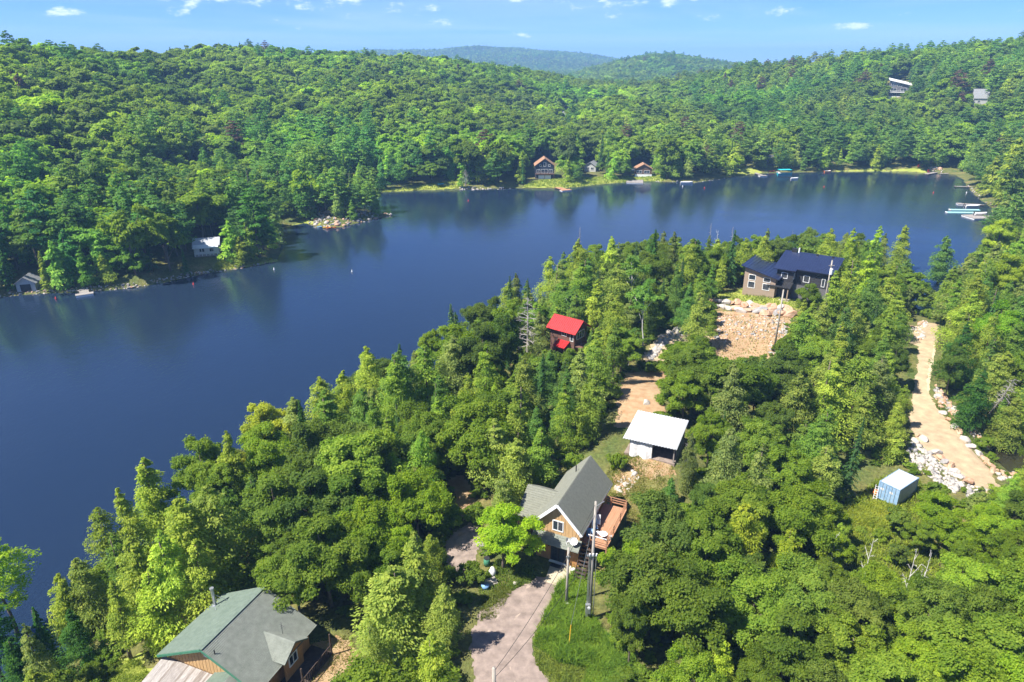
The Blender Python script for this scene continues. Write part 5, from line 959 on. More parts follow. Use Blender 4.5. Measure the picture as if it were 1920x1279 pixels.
window(C_, (-1.2, .29, rb-1.75), (1, 0, 0), .7, 1.45, 'white', 0); window(C_, (-3.0, .29, rb-1.1), (1, 0, 0), 1.1, .8, 'white', 1); window(C_, (-.29, 1.0, rb-1.6), (0, 1, 0), 2.4, 1.45, 'white', 2)
seam_roof(C_, (-3.6, -1.5, rb-2.6), (-1.2, -1.5, rb-2.6), (-1.2, .25, rb-1.9), (-3.6, .25, rb-1.9), M['redroof'], 6, 'porch_roof'); MB().box(-1.35, -1.25, -1.4, -1.3, -1, rb-2.6).box(-3.5, -3.4, -1.4, -1.3, -1, rb-2.6).build('porch_post', M['dark'], C_)
MB().box(-.25, 1.1, .5, 4.1, rb-2.75, rb-2.6).build('side_balcony', M['brick'], C_)

# ---- carport
ZC = h1(17, 76); K = empty('carport', (13.9, 74.6, ZC), R(-24.9), 'open carport with white corrugated metal roof and hanging tarp', 'carport')
rf = MB(); n = 36; V = []
for i in range(n+1):
    xx = 6.76*i/n; zz = .08*(i % 2)
    V += [(xx, 0, 2.25+zz), (xx, 6.9, 2.85+zz)]
rf.add(V, [(2*i, 2*i+2, 2*i+3, 2*i+1) for i in range(n)]); rf.add([(a, b, c-.05) for a, b, c in V], [(2*i, 2*i+1, 2*i+3, 2*i+2) for i in range(n)]); rf.build('corrugated_roof', M['whiteroof'], K)
for xx, yy in ((.9, .5), (3.7, .5), (6.4, .5), (.5, 6.4), (6.4, 6.4), (3.4, 6.4)): MB().box(xx-.07, xx+.07, yy-.07, yy+.07, -.6, 2.2+yy*.087).build('post', M['greyboard'], K)
MB().bar((0.2, .5, 2.15), (6.6, .5, 2.15), .08, .14).build('beam', M['greyboard'], K); MB().box(.45, 6.5, 6.45, 6.5, -.4, 2.5).build('back_wall', M['greyroof'], K); MB().box(6.45, 6.5, 1.5, 6.4, -.4, 2.2).build('side_wall', M['greyroof'], K)
tp = MB(); nx_, nz_ = 14, 8; V = []
for j in range(nz_+1):
    for i in range(nx_+1): V.append((.95+2.75*i/nx_, .38-.22*math.sin(i*.8+j*.25)*(1-j/nz_)-.25*(1-j/nz_), 2.1-2.15*(1-j/nz_)))
tp.add(V, [(j*(nx_+1)+i, j*(nx_+1)+i+1, (j+1)*(nx_+1)+i+1, (j+1)*(nx_+1)+i) for j in range(nz_) for i in range(nx_)]); tp.build('tarp', M['tarp'], K, True); MB().box(.88, .92, .45, 6.4, -.4, 2.2).build('side_wall', M['greyroof'], K)
MB().box(.2, 6.6, .3, 6.6, -.5, .06).build('floor_slab', M['gravel'], K)

# ---- shipping container
ZK = h1(48, 74); Q = empty('shipping_container', (46.5, 73.0, ZK+.1), R(-54.6), 'weathered blue shipping container with white roof standing in the bushes', 'container')
cw, cl, ch = 2.44, 4.6, 2.45
def ribbed(p, ex, L, H_, m, name, parent, n):
    ex = np.array(ex, float); nm = np.cross(ex, (0, 0, 1)); k = MB(); V = []
    for i in range(n*4+1):
        f = i/(n*4); o_ = (0, .045, .045, 0)[i % 4]; b = np.array(p)+ex*L*f+nm*o_; V += [tuple(b), tuple(b+np.array([0, 0, H_]))]
    k.add(V, [(2*i, 2*i+2, 2*i+3, 2*i+1) for i in range(n*4)]); return k.build(name, m, parent)
ribbed((cw, 0, .1), (0, 1, 0), cl, ch-.2, M['contW'], 'side_panel', Q, 14); ribbed((0, cl, .1), (0, -1, 0), cl, ch-.2, M['contB'], 'side_panel', Q, 14); ribbed((cw, cl, .1), (-1, 0, 0), cw, ch-.2, M['contB'], 'end_panel', Q, 8)
MB().box(.02, cw-.02, .03, cl-.02, ch-.06, ch).build('roof_panel', M['contW'], Q); MB().box(0.02, cw-.02, .03, cl-.02, .02, .12).build('floor_panel', M['dark'], Q)
for xx in (0, cw): 
    for yy in (0, cl): MB().box(xx-.07, xx+.07, yy-.07, yy+.07, 0, ch+.01).build('corner_post', M['contB'], Q)
fr = MB()
for yy in (0, cl): fr.bar((0, yy, ch-.05), (cw, yy, ch-.05), .1).bar((0, yy, .06), (cw, yy, .06), .1)
for xx in (0, cw): fr.bar((xx, .08, ch-.05), (xx, cl-.08, ch-.05), .1).bar((xx, .08, .06), (xx, cl-.08, .06), .1)
fr.build('frame_rail', M['contB'], Q)
for i in range(2):
    d_ = MB().box(.08+i*1.15, 1.2+i*1.15, -.02, .03, .12, ch-.1).build('door_leaf', M['contB'], Q)
    for xx in (.35, .8): MB().tube([(.08+i*1.15+xx, -.05, .15), (.08+i*1.15+xx, -.05, ch-.12)], .025, 6).build('locking_bar', M['metal'], d_)
    MB().box(.2+i*1.15, .62+i*1.15, -.03, -.021, 1.35, 1.65).build('marking', M['contW'], d_)
ld = empty('ladder', T(Q, (-.25, -.35, -.1)), R(-30), 'white ladder leaning on the left corner of the container', 'ladder')
for xx in (0, .38): MB().bar((xx, -.35, 0), (xx, .2, 1.9), .05).build('side_rail', M['plasticW'], ld)
for i in range(6): MB().bar((0, -.35+.55*(i+.7)/6.5, 1.9*(i+.7)/6.5), (.38, -.35+.55*(i+.7)/6.5, 1.9*(i+.7)/6.5), .035).build('rung', M['plasticW'], ld)
M['orangep'] = mat('orange_plastic', (.75, .20, .04), .5, .15, 3, 0)
tag(MB().tube([(0, 0, 0), (0, 0, .1), (0, 0, .75)], [.28, .3, .26], 12).build('orange_barrel', M['orangep'], None, True, loc=T(Q, (-.5, .6, -.1))), 'orange barrel at the left side of the container', 'barrel')
# ------------------------------------------------------------------ fill the near shore with trees between the ones placed by hand
CLEAR_W += [[(-1, 53), (9, 50), (13, 70), (22, 66), (24, 84), (12, 84), (8, 72), (0, 66)], [(-36, 37), (-14, 33), (-10, 48), (-26, 54), (-36, 48)],
            [(46, 128), (58, 122), (74, 134), (62, 150), (46, 142)], [(6, 106), (16, 106), (16, 118), (6, 118)], [(44, 66), (54, 66), (54, 80), (44, 80)],
            [(58, 74), (66, 75), (70, 95), (76, 106), (92, 136), (92, 146), (84, 140), (66, 108), (58, 96)], [(-6, 30), (9, 30), (9, 54), (-4, 54)]]
CLM = Mask(CLEAR_W, -60, 160, 20, 210, .5)
occ = lib_positions()
cell = {}
def near_ok(x, y, d):
    i, j = int(x//6), int(y//6)
    for a in (i-1, i, i+1):
        for b in (j-1, j, j+1):
            for (qx, qy) in cell.get((a, b), ()):
                if (qx-x)**2+(qy-y)**2 < d*d: return False
    return True
def put(x, y): cell.setdefault((int(x//6), int(y//6)), []).append((x, y))
for x, y, h in occ: put(x, y)
for tries, dmin, hs in ((9000, 3.9, (7, 13)), (7000, 2.9, (4, 8)), (9000, 1.9, (1.2, 2.6)), (16000, 1.05, (.5, 1.1))):
    for _ in range(tries):
        x = rngT.uniform(-46, 150); y = rngT.uniform(26, 205)
        if not near_ok(x, y, dmin): continue
        if x > 100 and y > 190 and x*x+y*y > 260**2: continue
        if LM.hit(np.array([x]), np.array([y])) or building_clear(x, y): continue
        z = h1(x, y); h = rngT.uniform(*hs); u, v = px(x, y, z+h*.6)
        if not (-140 < u < 2060 and v < 1420): continue
        k = zone(u, v) if hs[1] > 3 else 'leafy_shrub'
        if k == 'cedar_tree': h *= 1.08
        if v > 900: h = min(h, 9.5)
        wd = rngT.uniform(.72, 1.3)*(1.25 if k == 'cedar_tree' else .9)
        ok = False
        for f in (1, .8, .6, .45):
            hh = h*f
            if hh < (2.6 if k != 'leafy_shrub' else .7): break
            if not obstructs(x, y, z, hh, RAD[k]*hh*wd): ok = True; break
        if not ok: continue
        tt = tint(k)
        if u > 1500 and v > 900: q = min(1, (u-1500)/250); tt = (min(tt[0]*(1+.45*q), tt[1]*.78), tt[1]*(1+.16*q), tt[2]*(1-.1*q))
        TREES.append([k, x, y, z, hh, tt, 0, wd]); put(x, y)
N_NEAR = len(TREES)
# ------------------------------------------------------------------ the wooded shores and hills across the lake
FAR_PROT = [[(995, 300), (1040, 300), (1045, 335), (1060, 352), (985, 350), (1000, 335)], [(1040, 345), (1130, 336), (1140, 342), (1060, 354)], [(1096, 302), (1120, 302), (1120, 325), (1096, 325)], [(1188, 308), (1224, 308), (1224, 336), (1186, 338)],
            [(668, 362), (790, 346), (840, 340), (862, 322), (850, 345), (858, 352), (700, 360)], [(1668, 148), (1700, 148), (1698, 180), (1664, 180)], [(1828, 179), (1848, 179), (1846, 192), (1828, 195)], [(1384, 322), (1392, 308), (1410, 322), (1430, 325)],
            [(36, 520), (68, 520), (70, 548), (32, 550)], [(366, 446), (410, 446), (410, 482), (392, 488), (370, 470)], [(140, 528), (172, 528), (176, 545), (140, 546)], [(92, 535), (140, 532), (140, 548), (95, 548)],
            [(528, 424), (575, 412), (610, 416), (690, 405), (690, 412), (620, 426), (575, 420)], [(1740, 312), (1765, 312), (1768, 326), (1738, 326)], [(1055, 214), (1070, 214), (1072, 232), (1056, 232)], [(498, 334), (526, 334), (526, 348), (498, 348)],
            [(86, 276), (128, 272), (150, 284), (86, 292)], [(852, 275), (866, 275), (866, 288), (852, 288)], [(405, 488), (470, 484), (500, 488), (470, 498), (405, 505)], [(1660, 318), (1730, 314), (1730, 322), (1660, 322)], [(1790, 318), (1812, 318), (1812, 328), (1790, 330)],
            [(1288, 296), (1298, 296), (1298, 304), (1288, 304)], [(1430, 298), (1446, 298), (1446, 308), (1430, 308)], [(1868, 392), (1925, 398), (1925, 412), (1868, 400)]]
FPM = Mask(FAR_PROT, -200, 2150, 120, 600, 2)
def far_block(x, y, z, h, rad):
    us, vs_ = [], []
    for f, q in ((.1, .6), (.35, 1), (.65, .8), (.95, .1)):
        for s in (-1, 0, 1):
            u, v = px(x+s*q*rad, y, z+f*h); us.append(u); vs_.append(v)
    us, vs_ = np.array(us), np.array(vs_)
    return FPM.hit(us, vs_)
nrng = np.random.default_rng(21)
def scatter(r0, r1, sp, hs, keep_r=None):
    """jittered grid in an annular sector, vectorised"""
    n = int((r1*2.0)/sp); xs, ys = [], []
    X, Y = np.meshgrid(np.arange(-r1*.72, r1*.72, sp), np.arange(r0*.6, r1*1.02, sp))
    X = X.ravel() + nrng.uniform(-.45, .45, X.size)*sp; Y = Y.ravel() + nrng.uniform(-.45, .45, Y.size)*sp
    r = np.hypot(X, Y); k = (r >= r0) & (r < r1); X, Y = X[k], Y[k]
    Z = height(X, Y); k = Z > .25; X, Y, Z = X[k], Y[k], Z[k]
    u, v = px(X, Y, Z+8); k = (u > -130) & (u < 2050) & (v < 640); X, Y, Z = X[k], Y[k], Z[k]
    H = nrng.uniform(hs[0], hs[1], len(X)); return X, Y, Z, H
far_list = []
def far_kind(x, y, z, u, dl, rr):
    right = sstep(1150, 1500, u); shore = math.exp(-max(dl, 0)/18.0)
    pc = .10 + .36*shore + .12*right; pp = .05 + .24*right + .20*shore; ps = .03+.06*shore+.03*right
    if u < 700 and dl < 90: pp += .22
    r_ = nrng.random()
    if r_ < pc: return 'cedar_tree'
    if r_ < pc+pp: return 'pine_tree'
    if r_ < pc+pp+ps: return 'spruce_tree'
    return 'maple_tree'
for r0, r1, sp, hs in ((199, 300, 5.4, (11, 18)), (300, 460, 6.2, (12, 19)), (460, 720, 7.3, (13, 19)), (720, 960, 8.6, (13, 19)), (960, 1160, 9.5, (12, 17)), (1160, 2000, 11, (12, 17)), (2000, 2700, 15, (12, 17)), (2700, 3650, 17, (13, 19))):
    X, Y, Z, H = scatter(r0, r1, sp, hs)
    TH = np.arctan2(X, Y); RR = np.hypot(X, Y); Rr = np.interp(TH, _th, RIDGE_R)
    DL = polydist(X, Y, LAKE) if r1 < 1000 else np.full(len(X), 300.)
    U, Vp = px(X, Y, Z+H*.6)
    keep = np.ones(len(X), bool)
    if r1 < 1000: keep &= RR < Rr+90
    elif r1 < 2800: keep &= (U > 820) & (U < 1560)
    else: keep &= (U > 480) & (U < 1320)
    pn = .5*vnoise(X/30, Y/30, 31)+.5*vnoise(X/85, Y/85, 32); gn_ = vnoise(X/55, Y/55, 33)
    for i in np.nonzero(keep)[0]:
        x, y, z, h = X[i], Y[i], Z[i], H[i]
        if RR[i] < 262 and x > 95 and y < 205: continue
        k = far_kind(x, y, z, U[i], DL[i], RR[i]) if r1 < 1000 else ('maple_tree' if nrng.random() < .8 else 'pine_tree')
        h = h*(1.22 if k == 'pine_tree' else 1.0 if k in ('cedar_tree', 'spruce_tree') else 1.0)
        if DL[i] < 9: h *= .62 if k == 'maple_tree' else .8
        if 60 < U[i] < 480 and 285 < Vp[i] < 350 and pn[i] > .45: h *= .6     # the younger growth on the left slope
        wd = nrng.uniform(.8, 1.15)*(1.0 if k != 'cedar_tree' else 1.25)
        if k == 'maple_tree': wd *= 1.12
        if RR[i] < 720:
            ok = False
            for f in (1, .75, .5):
                if not far_block(x, y, z, h*f, RAD[k]*h*f*wd): ok = True; break
            if not ok: continue
            h *= f
        t = np.array(tint(k)); t = t*(.90 + .75*pn[i]); t = t*np.array([.75+.5*gn_[i], 1, 1])
        if k == 'maple_tree' and nrng.random() < .10: t = t*np.array([1.5, 1.35, 1])
        t[0] = min(t[0], t[1]*(.68 if k == 'maple_tree' else .78))
        if k != 'maple_tree' and U[i] < 900: t = t*np.array([.85, .95, 1])
        if k in ('cedar_tree', 'pine_tree') and RR[i] > 320 and nrng.random() < .03: t = np.array((.16, .11, .07))
        TREES.append([k, x, y, z, h, tuple(t), 1, wd])
# ------------------------------------------------------------------ build: the trees that show largest are things of their own, the rest one mass
LANDMARKS = [('timber gable house', 1060, 960), ('green-roofed cottage', 430, 1190), ('white metal carport', 1230, 810), ('blue shipping container', 1680, 915), ('red-roofed cabin', 1070, 630),
    ('black and tan house', 1480, 515), ('pale gravel road', 1780, 820), ('brown pond', 1890, 860), ('gravel driveway', 950, 1180), ('long grass verge', 1090, 1180), ('tall utility poles', 1110, 1050), ('cut rock slope', 1400, 610), ('orange soil clearing', 1205, 725),
    ('yellow lakeside maple', 485, 800), ('grey dead tree', 990, 620), ('left picture edge', 40, 1120), ('bottom right corner', 1860, 1230), ('container meadow', 1600, 975), ('tall white birch', 1215, 620), ('stony road bank', 1740, 870),
    ('small grey boathouse', 52, 535), ('wide wooden dock', 158, 540), ('white cottage on the point', 388, 460), ('rock point with kayaks', 650, 415), ('blue-black chalet', 1020, 315), ('small grey lake cottage', 1106, 312), ('brown shore cottage', 1205, 320), ('turquoise-covered boat', 1470, 325),
    ('orange pedal boat', 1550, 322), ('bare far bank', 1755, 318), ('long right-shore docks', 1815, 385), ('white-roofed hillside house', 1682, 163), ('grey-roofed hillside house', 1838, 187), ('marsh grass bay', 760, 345), ('pink hillside clearing', 110, 285), ('hidden dark blue house', 1064, 223),
    ('left skyline', 120, 100), ('left middle hillside', 330, 200), ('centre hillside', 700, 200), ('far right shore point', 1890, 330), ('right skyline', 1800, 95), ('boathouse slope', 120, 420), ('white cottage slope', 420, 370), ('far right hillside', 1600, 230), ('big pine of the left point', 490, 400), ('left shoreline', 250, 490), ('left bay forest edge', 600, 350), ('chalet slope', 950, 260), ('far bay shore', 1640, 300)]
_ONES = ['', 'first', 'second', 'third', 'fourth', 'fifth', 'sixth', 'seventh', 'eighth', 'ninth']
ORD = ['nearest', 'second nearest', 'third nearest', 'fourth nearest', 'fifth nearest', 'sixth nearest', 'seventh nearest', 'eighth nearest', 'ninth nearest', 'tenth nearest', 'eleventh nearest', 'twelfth nearest', 'thirteenth nearest', 'fourteenth nearest', 'fifteenth nearest', 'sixteenth nearest', 'seventeenth nearest', 'eighteenth nearest', 'nineteenth nearest', 'twentieth nearest']
ORD += [f'{d}-{o} nearest' if o else f'{dd} nearest' for d, dd in (('twenty', 'twentieth'), ('thirty', 'thirtieth'), ('forty', 'fortieth'), ('fifty', 'fiftieth')) for o in _ONES][1:]
NICE = {'maple_tree': 'maple', 'cedar_tree': 'cedar', 'spruce_tree': 'spruce', 'pine_tree': 'white pine', 'birch_tree': 'birch', 'leafy_shrub': 'leafy shrub'}
def colour_word(k, t):
    r, g, b = t
    if r > g*.98: return 'yellow' if r > .2 else 'brownish'
    if r > .13 and g > .17: return 'yellow-green'
    if b > g*.6: return 'blue-green'
    if k in ('cedar_tree',) and r > g*.8: return 'olive'
    if g < .12: return 'dark green'
    if g > .165: return 'bright green'
    return 'green'
LIMIT = {'maple_tree': 290, 'cedar_tree': 290, 'spruce_tree': 90, 'pine_tree': 150, 'birch_tree': 60, 'leafy_shrub': 260}
by = {}
for t in TREES:
    d = math.sqrt(t[1]**2+t[2]**2+(CZ-t[3])**2); by.setdefault(t[0], []).append((-(t[4]/d)*(1 if t[6] == 0 else .98), t))
singles, mass = [], []
for k, lst in by.items():
    lst.sort(key=lambda q: q[0])
    singles += [t for _, t in lst[:LIMIT[k]]]; mass += [t for _, t in lst[LIMIT[k]:]]
groups = {}
for t in singles:
    u, v = px(t[1], t[2], t[3]+t[4]*.6); lm = min(LANDMARKS, key=lambda L: (L[1]-u)**2+((L[2]-v)*1.4)**2)
    dxp, dyp = u-lm[1], v-lm[2]
    rel = ('left of' if dxp < 0 else 'right of') if abs(dxp) > abs(dyp)*1.0 else ('behind' if dyp < 0 else 'in front of')
    if 'edge' in lm[0] or 'corner' in lm[0] or 'skyline' in lm[0] or 'slope' in lm[0] or 'hillside' in lm[0] and 'house' not in lm[0]: rel = 'by'
    groups.setdefault((t[0], colour_word(t[0], t[5]), lm[0], rel), []).append((dxp*dxp+dyp*dyp, t))
FARREF = {}
cnt = {}
for (k, cw, lm, rel), lst in groups.items():
    lst.sort(key=lambda q: q[0])
    for n_, (_, t) in enumerate(lst):
        pr_ = PROTO[(k, t[6])]; cnt[k] = cnt.get(k, 0)+1; H0, cm, tm = pr_[(cnt[k]*7+n_) % len(pr_)]
        o = bpy.data.objects.new(k, None); o.empty_display_size = .3
        s = t[4]/H0; o.location = (t[1], t[2], t[3]-.05); o.rotation_euler = (rngT.uniform(-.04, .04), rngT.uniform(-.04, .04), rngT.uniform(0, 6.28)); o.scale = (s*t[7], s*t[7], s)
        link(o)
        size = 'tall' if t[4] > 11 else 'small' if t[4] < 6.5 else 'mid-sized'
        if k == 'leafy_shrub': size = 'low'
        ordw = ORD[n_] if n_ < len(ORD) else 'number %d away,' % (n_+1)
        lab = f"{size} {cw} {NICE[k]}, {ordw} {rel} the {lm}" if len(lst) > 1 else f"{size} {cw} {NICE[k]} {rel} the {lm}"
        tag(o, lab, 'shrub' if k == 'leafy_shrub' else 'tree', {'leafy_shrub': 'shrubs among the trees'}.get(k, NICE[k]+' trees round the lake'))
        c = bpy.data.objects.new('crown' if k != 'leafy_shrub' else 'foliage', cm); c['tint'] = [float(q) for q in t[5]]; link(c, o)
        if t[6] == 1 or t[4] > 3: 
            tr = bpy.data.objects.new('trunk' if k != 'leafy_shrub' else 'stem', tm); link(tr, o)
        if t[6] == 1 or k in ('leafy_shrub', 'birch_tree'): FARREF.setdefault(k, {}).setdefault(cm.name, c)
# everything farther: one forest mass, the same crowns set on points
refs, pts = [], []
for k in {t[0] for t in mass}:
    pass
allref = {k: list(v.values()) for k, v in FARREF.items()}
flat = [c for v in allref.values() for c in v]
start = {}
i0 = 0
for k, v in allref.items(): start[k] = (i0, len(v)); i0 += len(v)
mass = [t for t in mass if t[0] in start]
P_ = np.array([[t[1], t[2], t[3]-.1] for t in mass]); S_ = np.array([[t[4]/10*t[7], t[4]/10*t[7], t[4]/10] for t in mass])
T_ = np.array([t[5] for t in mass]); K_ = np.array([start[t[0]][0] + rngT.randrange(start[t[0]][1]) for t in mass], np.int32); Z_ = np.array([rngT.uniform(0, 6.28) for t in mass])
me = bpy.data.meshes.new('forest'); me.vertices.add(len(P_)); me.vertices.foreach_set('co', P_.astype(np.float32).ravel())
a = me.attributes.new('size', 'FLOAT_VECTOR', 'POINT'); a.data.foreach_set('vector', S_.astype(np.float32).ravel())
a = me.attributes.new('tint', 'FLOAT_VECTOR', 'POINT'); a.data.foreach_set('vector', T_.astype(np.float32).ravel())
a = me.attributes.new('kind_index', 'INT', 'POINT'); a.data.foreach_set('value', K_)
a = me.attributes.new('turn', 'FLOAT', 'POINT'); a.data.foreach_set('value', Z_.astype(np.float32))
forest = bpy.data.objects.new('distant_forest', me); link(forest); tag(forest, 'dense mixed forest covering the far shores and hills', 'forest', kind='stuff')
ng = bpy.data.node_groups.new('forest_on_points', 'GeometryNodeTree'); ng.interface.new_socket('Geometry', in_out='INPUT', socket_type='NodeSocketGeometry'); ng.interface.new_socket('Geometry', in_out='OUTPUT', socket_type='NodeSocketGeometry')
gn, gl = ng.nodes, ng.links; gi = gn.new('NodeGroupInput'); go = gn.new('NodeGroupOutput'); join = gn.new('GeometryNodeJoinGeometry')
def named(nm, ty):
    q = gn.new('GeometryNodeInputNamedAttribute'); q.data_type = ty; q.inputs['Name'].default_value = nm; return q.outputs['Attribute']
na_k, na_s, na_t = named('kind_index', 'INT'), named('size', 'FLOAT_VECTOR'), named('turn', 'FLOAT')
rotc = gn.new('ShaderNodeCombineXYZ'); gl.new(na_t, rotc.inputs[2])
for i, c in enumerate(flat):
    oi = gn.new('GeometryNodeObjectInfo'); oi.inputs['Object'].default_value = c; oi.transform_space = 'ORIGINAL'
    cmp_ = gn.new('FunctionNodeCompare'); cmp_.data_type = 'INT'; cmp_.operation = 'EQUAL'; gl.new(na_k, cmp_.inputs[2]); cmp_.inputs[3].default_value = i
    ip = gn.new('GeometryNodeInstanceOnPoints'); gl.new(gi.outputs[0], ip.inputs['Points']); gl.new(cmp_.outputs[0], ip.inputs['Selection']); gl.new(oi.outputs['Geometry'], ip.inputs['Instance'])
    gl.new(rotc.outputs[0], ip.inputs['Rotation']); gl.new(na_s, ip.inputs['Scale']); gl.new(ip.outputs[0], join.inputs[0])
gl.new(join.outputs[0], go.inputs[0])
md = forest.modifiers.new('forest', 'NODES'); md.node_group = ng
print('HEROBAD', HEROBAD)
print('TREES near', N_NEAR, 'singles', len(singles), 'mass', len(mass))

# ------------------------------------------------------------------ far houses
def cottage(name, label, u, v, w, d, hw, hr, wall, roof, rz=0.0, front='gable', wins=(), cat='house', extra=None, base=3.0):
    """gable end (front='gable') or eave side (front='eave') turned to the camera; wins: x, z, w, h on that front"""
    x, y, z = on(u, v); o = empty(name, (x, y, z), rz-math.atan2(x, y), label, cat); a, b = w/2, d
    MB().prism([(-a, 0), (a, 0), (a, b), (-a, b)], -base, hw).build('wall', wall, o); ov = .5
    if front == 'gable':
        m_ = (hr-hw)/a; g = MB(); g.add([(-a, 0, hw), (a, 0, hw), (0, 0, hr-.1), (-a, b, hw), (a, b, hw), (0, b, hr-.1)], [(0, 1, 2), (4, 3, 5), (0, 2, 5, 3), (1, 4, 5, 2)]); g.build('gable_wall', wall, o)
        for s in (-1, 1):
            p = [(s*(a+ov), -ov, hw-ov*m_+.12), (s*(a+ov), b+ov, hw-ov*m_+.12), (0, b+ov, hr+.12), (0, -ov, hr+.12)]
            MB().slab(p if s > 0 else p[::-1], .18).build('roof_slope', roof, o)
    elif front == 'eave':
        g = MB(); g.add([(-a, 0, hw), (-a, b, hw), (-a, b/2, hr-.1), (a, 0, hw), (a, b, hw), (a, b/2, hr-.1)], [(1, 0, 2), (3, 4, 5), (0, 3, 5, 2), (4, 1, 2, 5)]); g.build('gable_wall', wall, o); m_ = (hr-hw)/(b/2)
        MB().slab([(-a-ov, -ov, hw-ov*m_+.12), (a+ov, -ov, hw-ov*m_+.12), (a+ov, b/2, hr+.12), (-a-ov, b/2, hr+.12)], .18).build('roof_slope', roof, o)
        MB().slab([(a+ov, b+ov, hw-ov*m_+.12), (-a-ov, b+ov, hw-ov*m_+.12), (-a-ov, b/2, hr+.12), (a+ov, b/2, hr+.12)], .18).build('roof_slope', roof, o)
    else:                                       # single pitch falling to the right
        g = MB(); g.add([(-a, 0, hw), (a, 0, hw), (-a, 0, hr), (-a, b, hw), (a, b, hw), (-a, b, hr)], [(0, 1, 2), (4, 3, 5), (0, 2, 5, 3), (1, 4, 5, 2)]); g.build('upper_wall', wall, o)
        MB().slab([(-a-.9, -1.2, hr+.35), (a+1.6, -1.2, hw+.1), (a+1.6, b+.6, hw+1.3), (-a-.9, b+.6, hr+1.55)], .4).build('roof', roof, o)
    for (wx, wz_, ww, wh) in wins: window(o, (wx, 0, wz_), (1, 0, 0), ww, wh, 'white', 1 if ww > 1.2 else 0, .1)
    if extra: extra(o)
    return o
def chalet_x(o):
    MB().box(-4.6, 4.6, -1.6, -.01, 2.2, 2.4).build('balcony_floor', M['brownsid'], o); r_ = MB(); r_.bar((-4.6, -1.55, 3.4), (4.6, -1.55, 3.4), .1, .14)
    for i in range(19): r_.bar((-4.5+i*.5, -1.55, 2.4), (-4.5+i*.5, -1.55, 3.4), .07)
    r_.build('balcony_railing', M['brownsid'], o)
    for x in (-4.4, 0, 4.4): MB().box(x-.1, x+.1, -1.5, -1.3, -2, 2.2).build('balcony_post', M['brownsid'], o)
    MB().box(-3, 3, -.4, -.01, -1, 1.6).build('basement_wall', M['white'], o)
cottage('chalet', 'blue-black chalet with orange-brown gable roof and balcony across the lake', 1021, 335, 9.0, 9, 6.2, 9.4, M['navy'], M['orroof'], 0.05, 'gable', [(-.6, 5.7, 1.2, 2.0), (-2.6, 5.6, 1.0, 1.0), (1.7, 5.6, 1.0, 1.0), (-3.8, 2.6, 1.6, 1.7), (-1.7, 2.6, 3.2, 1.8), (2.0, 2.6, 1.8, 1.7)], extra=chalet_x)
cottage('lake_cottage', 'small pale grey gable cottage right of the chalet', 1106, 322, 6.0, 7, 2.8, 4.8, M['greysid'], M['greyroof'], -.25, 'gable', [(-2, .9, 1.6, 1.4), (.4, .9, 1.6, 1.4)], 'cottage')
cottage('lake_cottage', 'brown cottage with orange-brown roof and white base by the far water', 1206, 332, 8.0, 6.5, 4.0, 6.2, M['brownsid'], M['orroof'], .1, 'gable', [(-3.4, 1.8, 2.6, 1.4), (.2, 1.8, 2.8, 1.4)], 'cottage', lambda o: (MB().box(-4.1, 4.1, -.12, -.01, -1, 1.3).build('base_wall', M['white'], o), MB().box(-6.2, -4.02, -.5, 4, 3.0, 3.2).build('side_roof', M['greyroof'], o)))
cottage('hillside_house', 'dark house with white single-pitch roof high on the right hill', 1683, 182, 12, 9, 8.0, 11.0, M['slate'], M['white'], .1, 'shed', [(-5.5, 7.2, 3.0, 2.4), (-1.6, 7.0, 3.0, 2.2), (-5.3, 3.6, 3.6, 2.4), (1.0, 3.6, 3.6, 2.4), (-3.6, .6, 2.6, 2.0)], extra=lambda o: (MB().box(-6.4, 6.6, -1.4, -.02, 3.0, 3.25).build('balcony', M['white'], o), MB().box(-6.5, 2.5, -.2, -.02, -2, .4).build('base_wall', M['white'], o), MB().bar((-6.4, -1.35, 4.2), (6.6, -1.35, 4.2), .12).build('balcony_rail', M['white'], o)))
cottage('hillside_house', 'house showing a steep grey roof among the right hill pines', 1838, 196, 8, 8, 4.0, 9.0, M['greysid'], M['greyroof'], .3, 'eave', [(-2, 1, 1.5, 1.5)])
cottage('hidden_house', 'dark blue house half hidden in the trees behind the chalet', 1064, 231, 9, 7, 5.5, 8.2, M['bluep'] if False else M['navy'], M['greyroof'], .5, 'gable', [(-3, 1.2, 1.8, 2.2), (.8, 1.2, 1.8, 2.2), (-.8, 4.6, 1.6, 1.8)])
cottage('hidden_house', 'pale house with grey roof left of the chalet, mostly behind trees', 859, 291, 7, 6, 3.5, 5.6, M['greysid'], M['greyroof'], .1, 'eave', [(-2.5, 1, 1.4, 1.4), (1, 1, 1.4, 1.4)])
cottage('hidden_house', 'house with tan roof among trees on the left slope', 512, 352, 6.5, 7, 3.0, 5.4, M['greysid'], M['orroof'], .2, 'eave', [(-2, 1, 1.3, 1.3)])
M['tealroof'] = mat('teal_roof', (.10, .36, .33), .6, .15, 2, .1)
cottage('hidden_house', 'house with teal roof peeping through the far shore trees', 1293, 308, 6, 6, 3.0, 5.0, M['greysid'], M['tealroof'], .1, 'eave', [(-1.5, 1, 1.3, 1.3)])
cottage('hidden_house', 'grey-blue roofed house behind the turquoise boat', 1438, 309, 6, 6, 3.0, 4.8, M['slate'], M['slate'], .2, 'eave', [(-1.5, 1, 1.3, 1.3)])
def boathouse_x(o): MB().box(-1.2, 1.1, -.08, -.01, -.5, 1.9).build('doorway', M['black'], o); MB().box(-.9, -.6, -.3, -.1, 0, .5).build('step', M['dark'], o)  # flat black panel, the shade inside the opening put into its colour
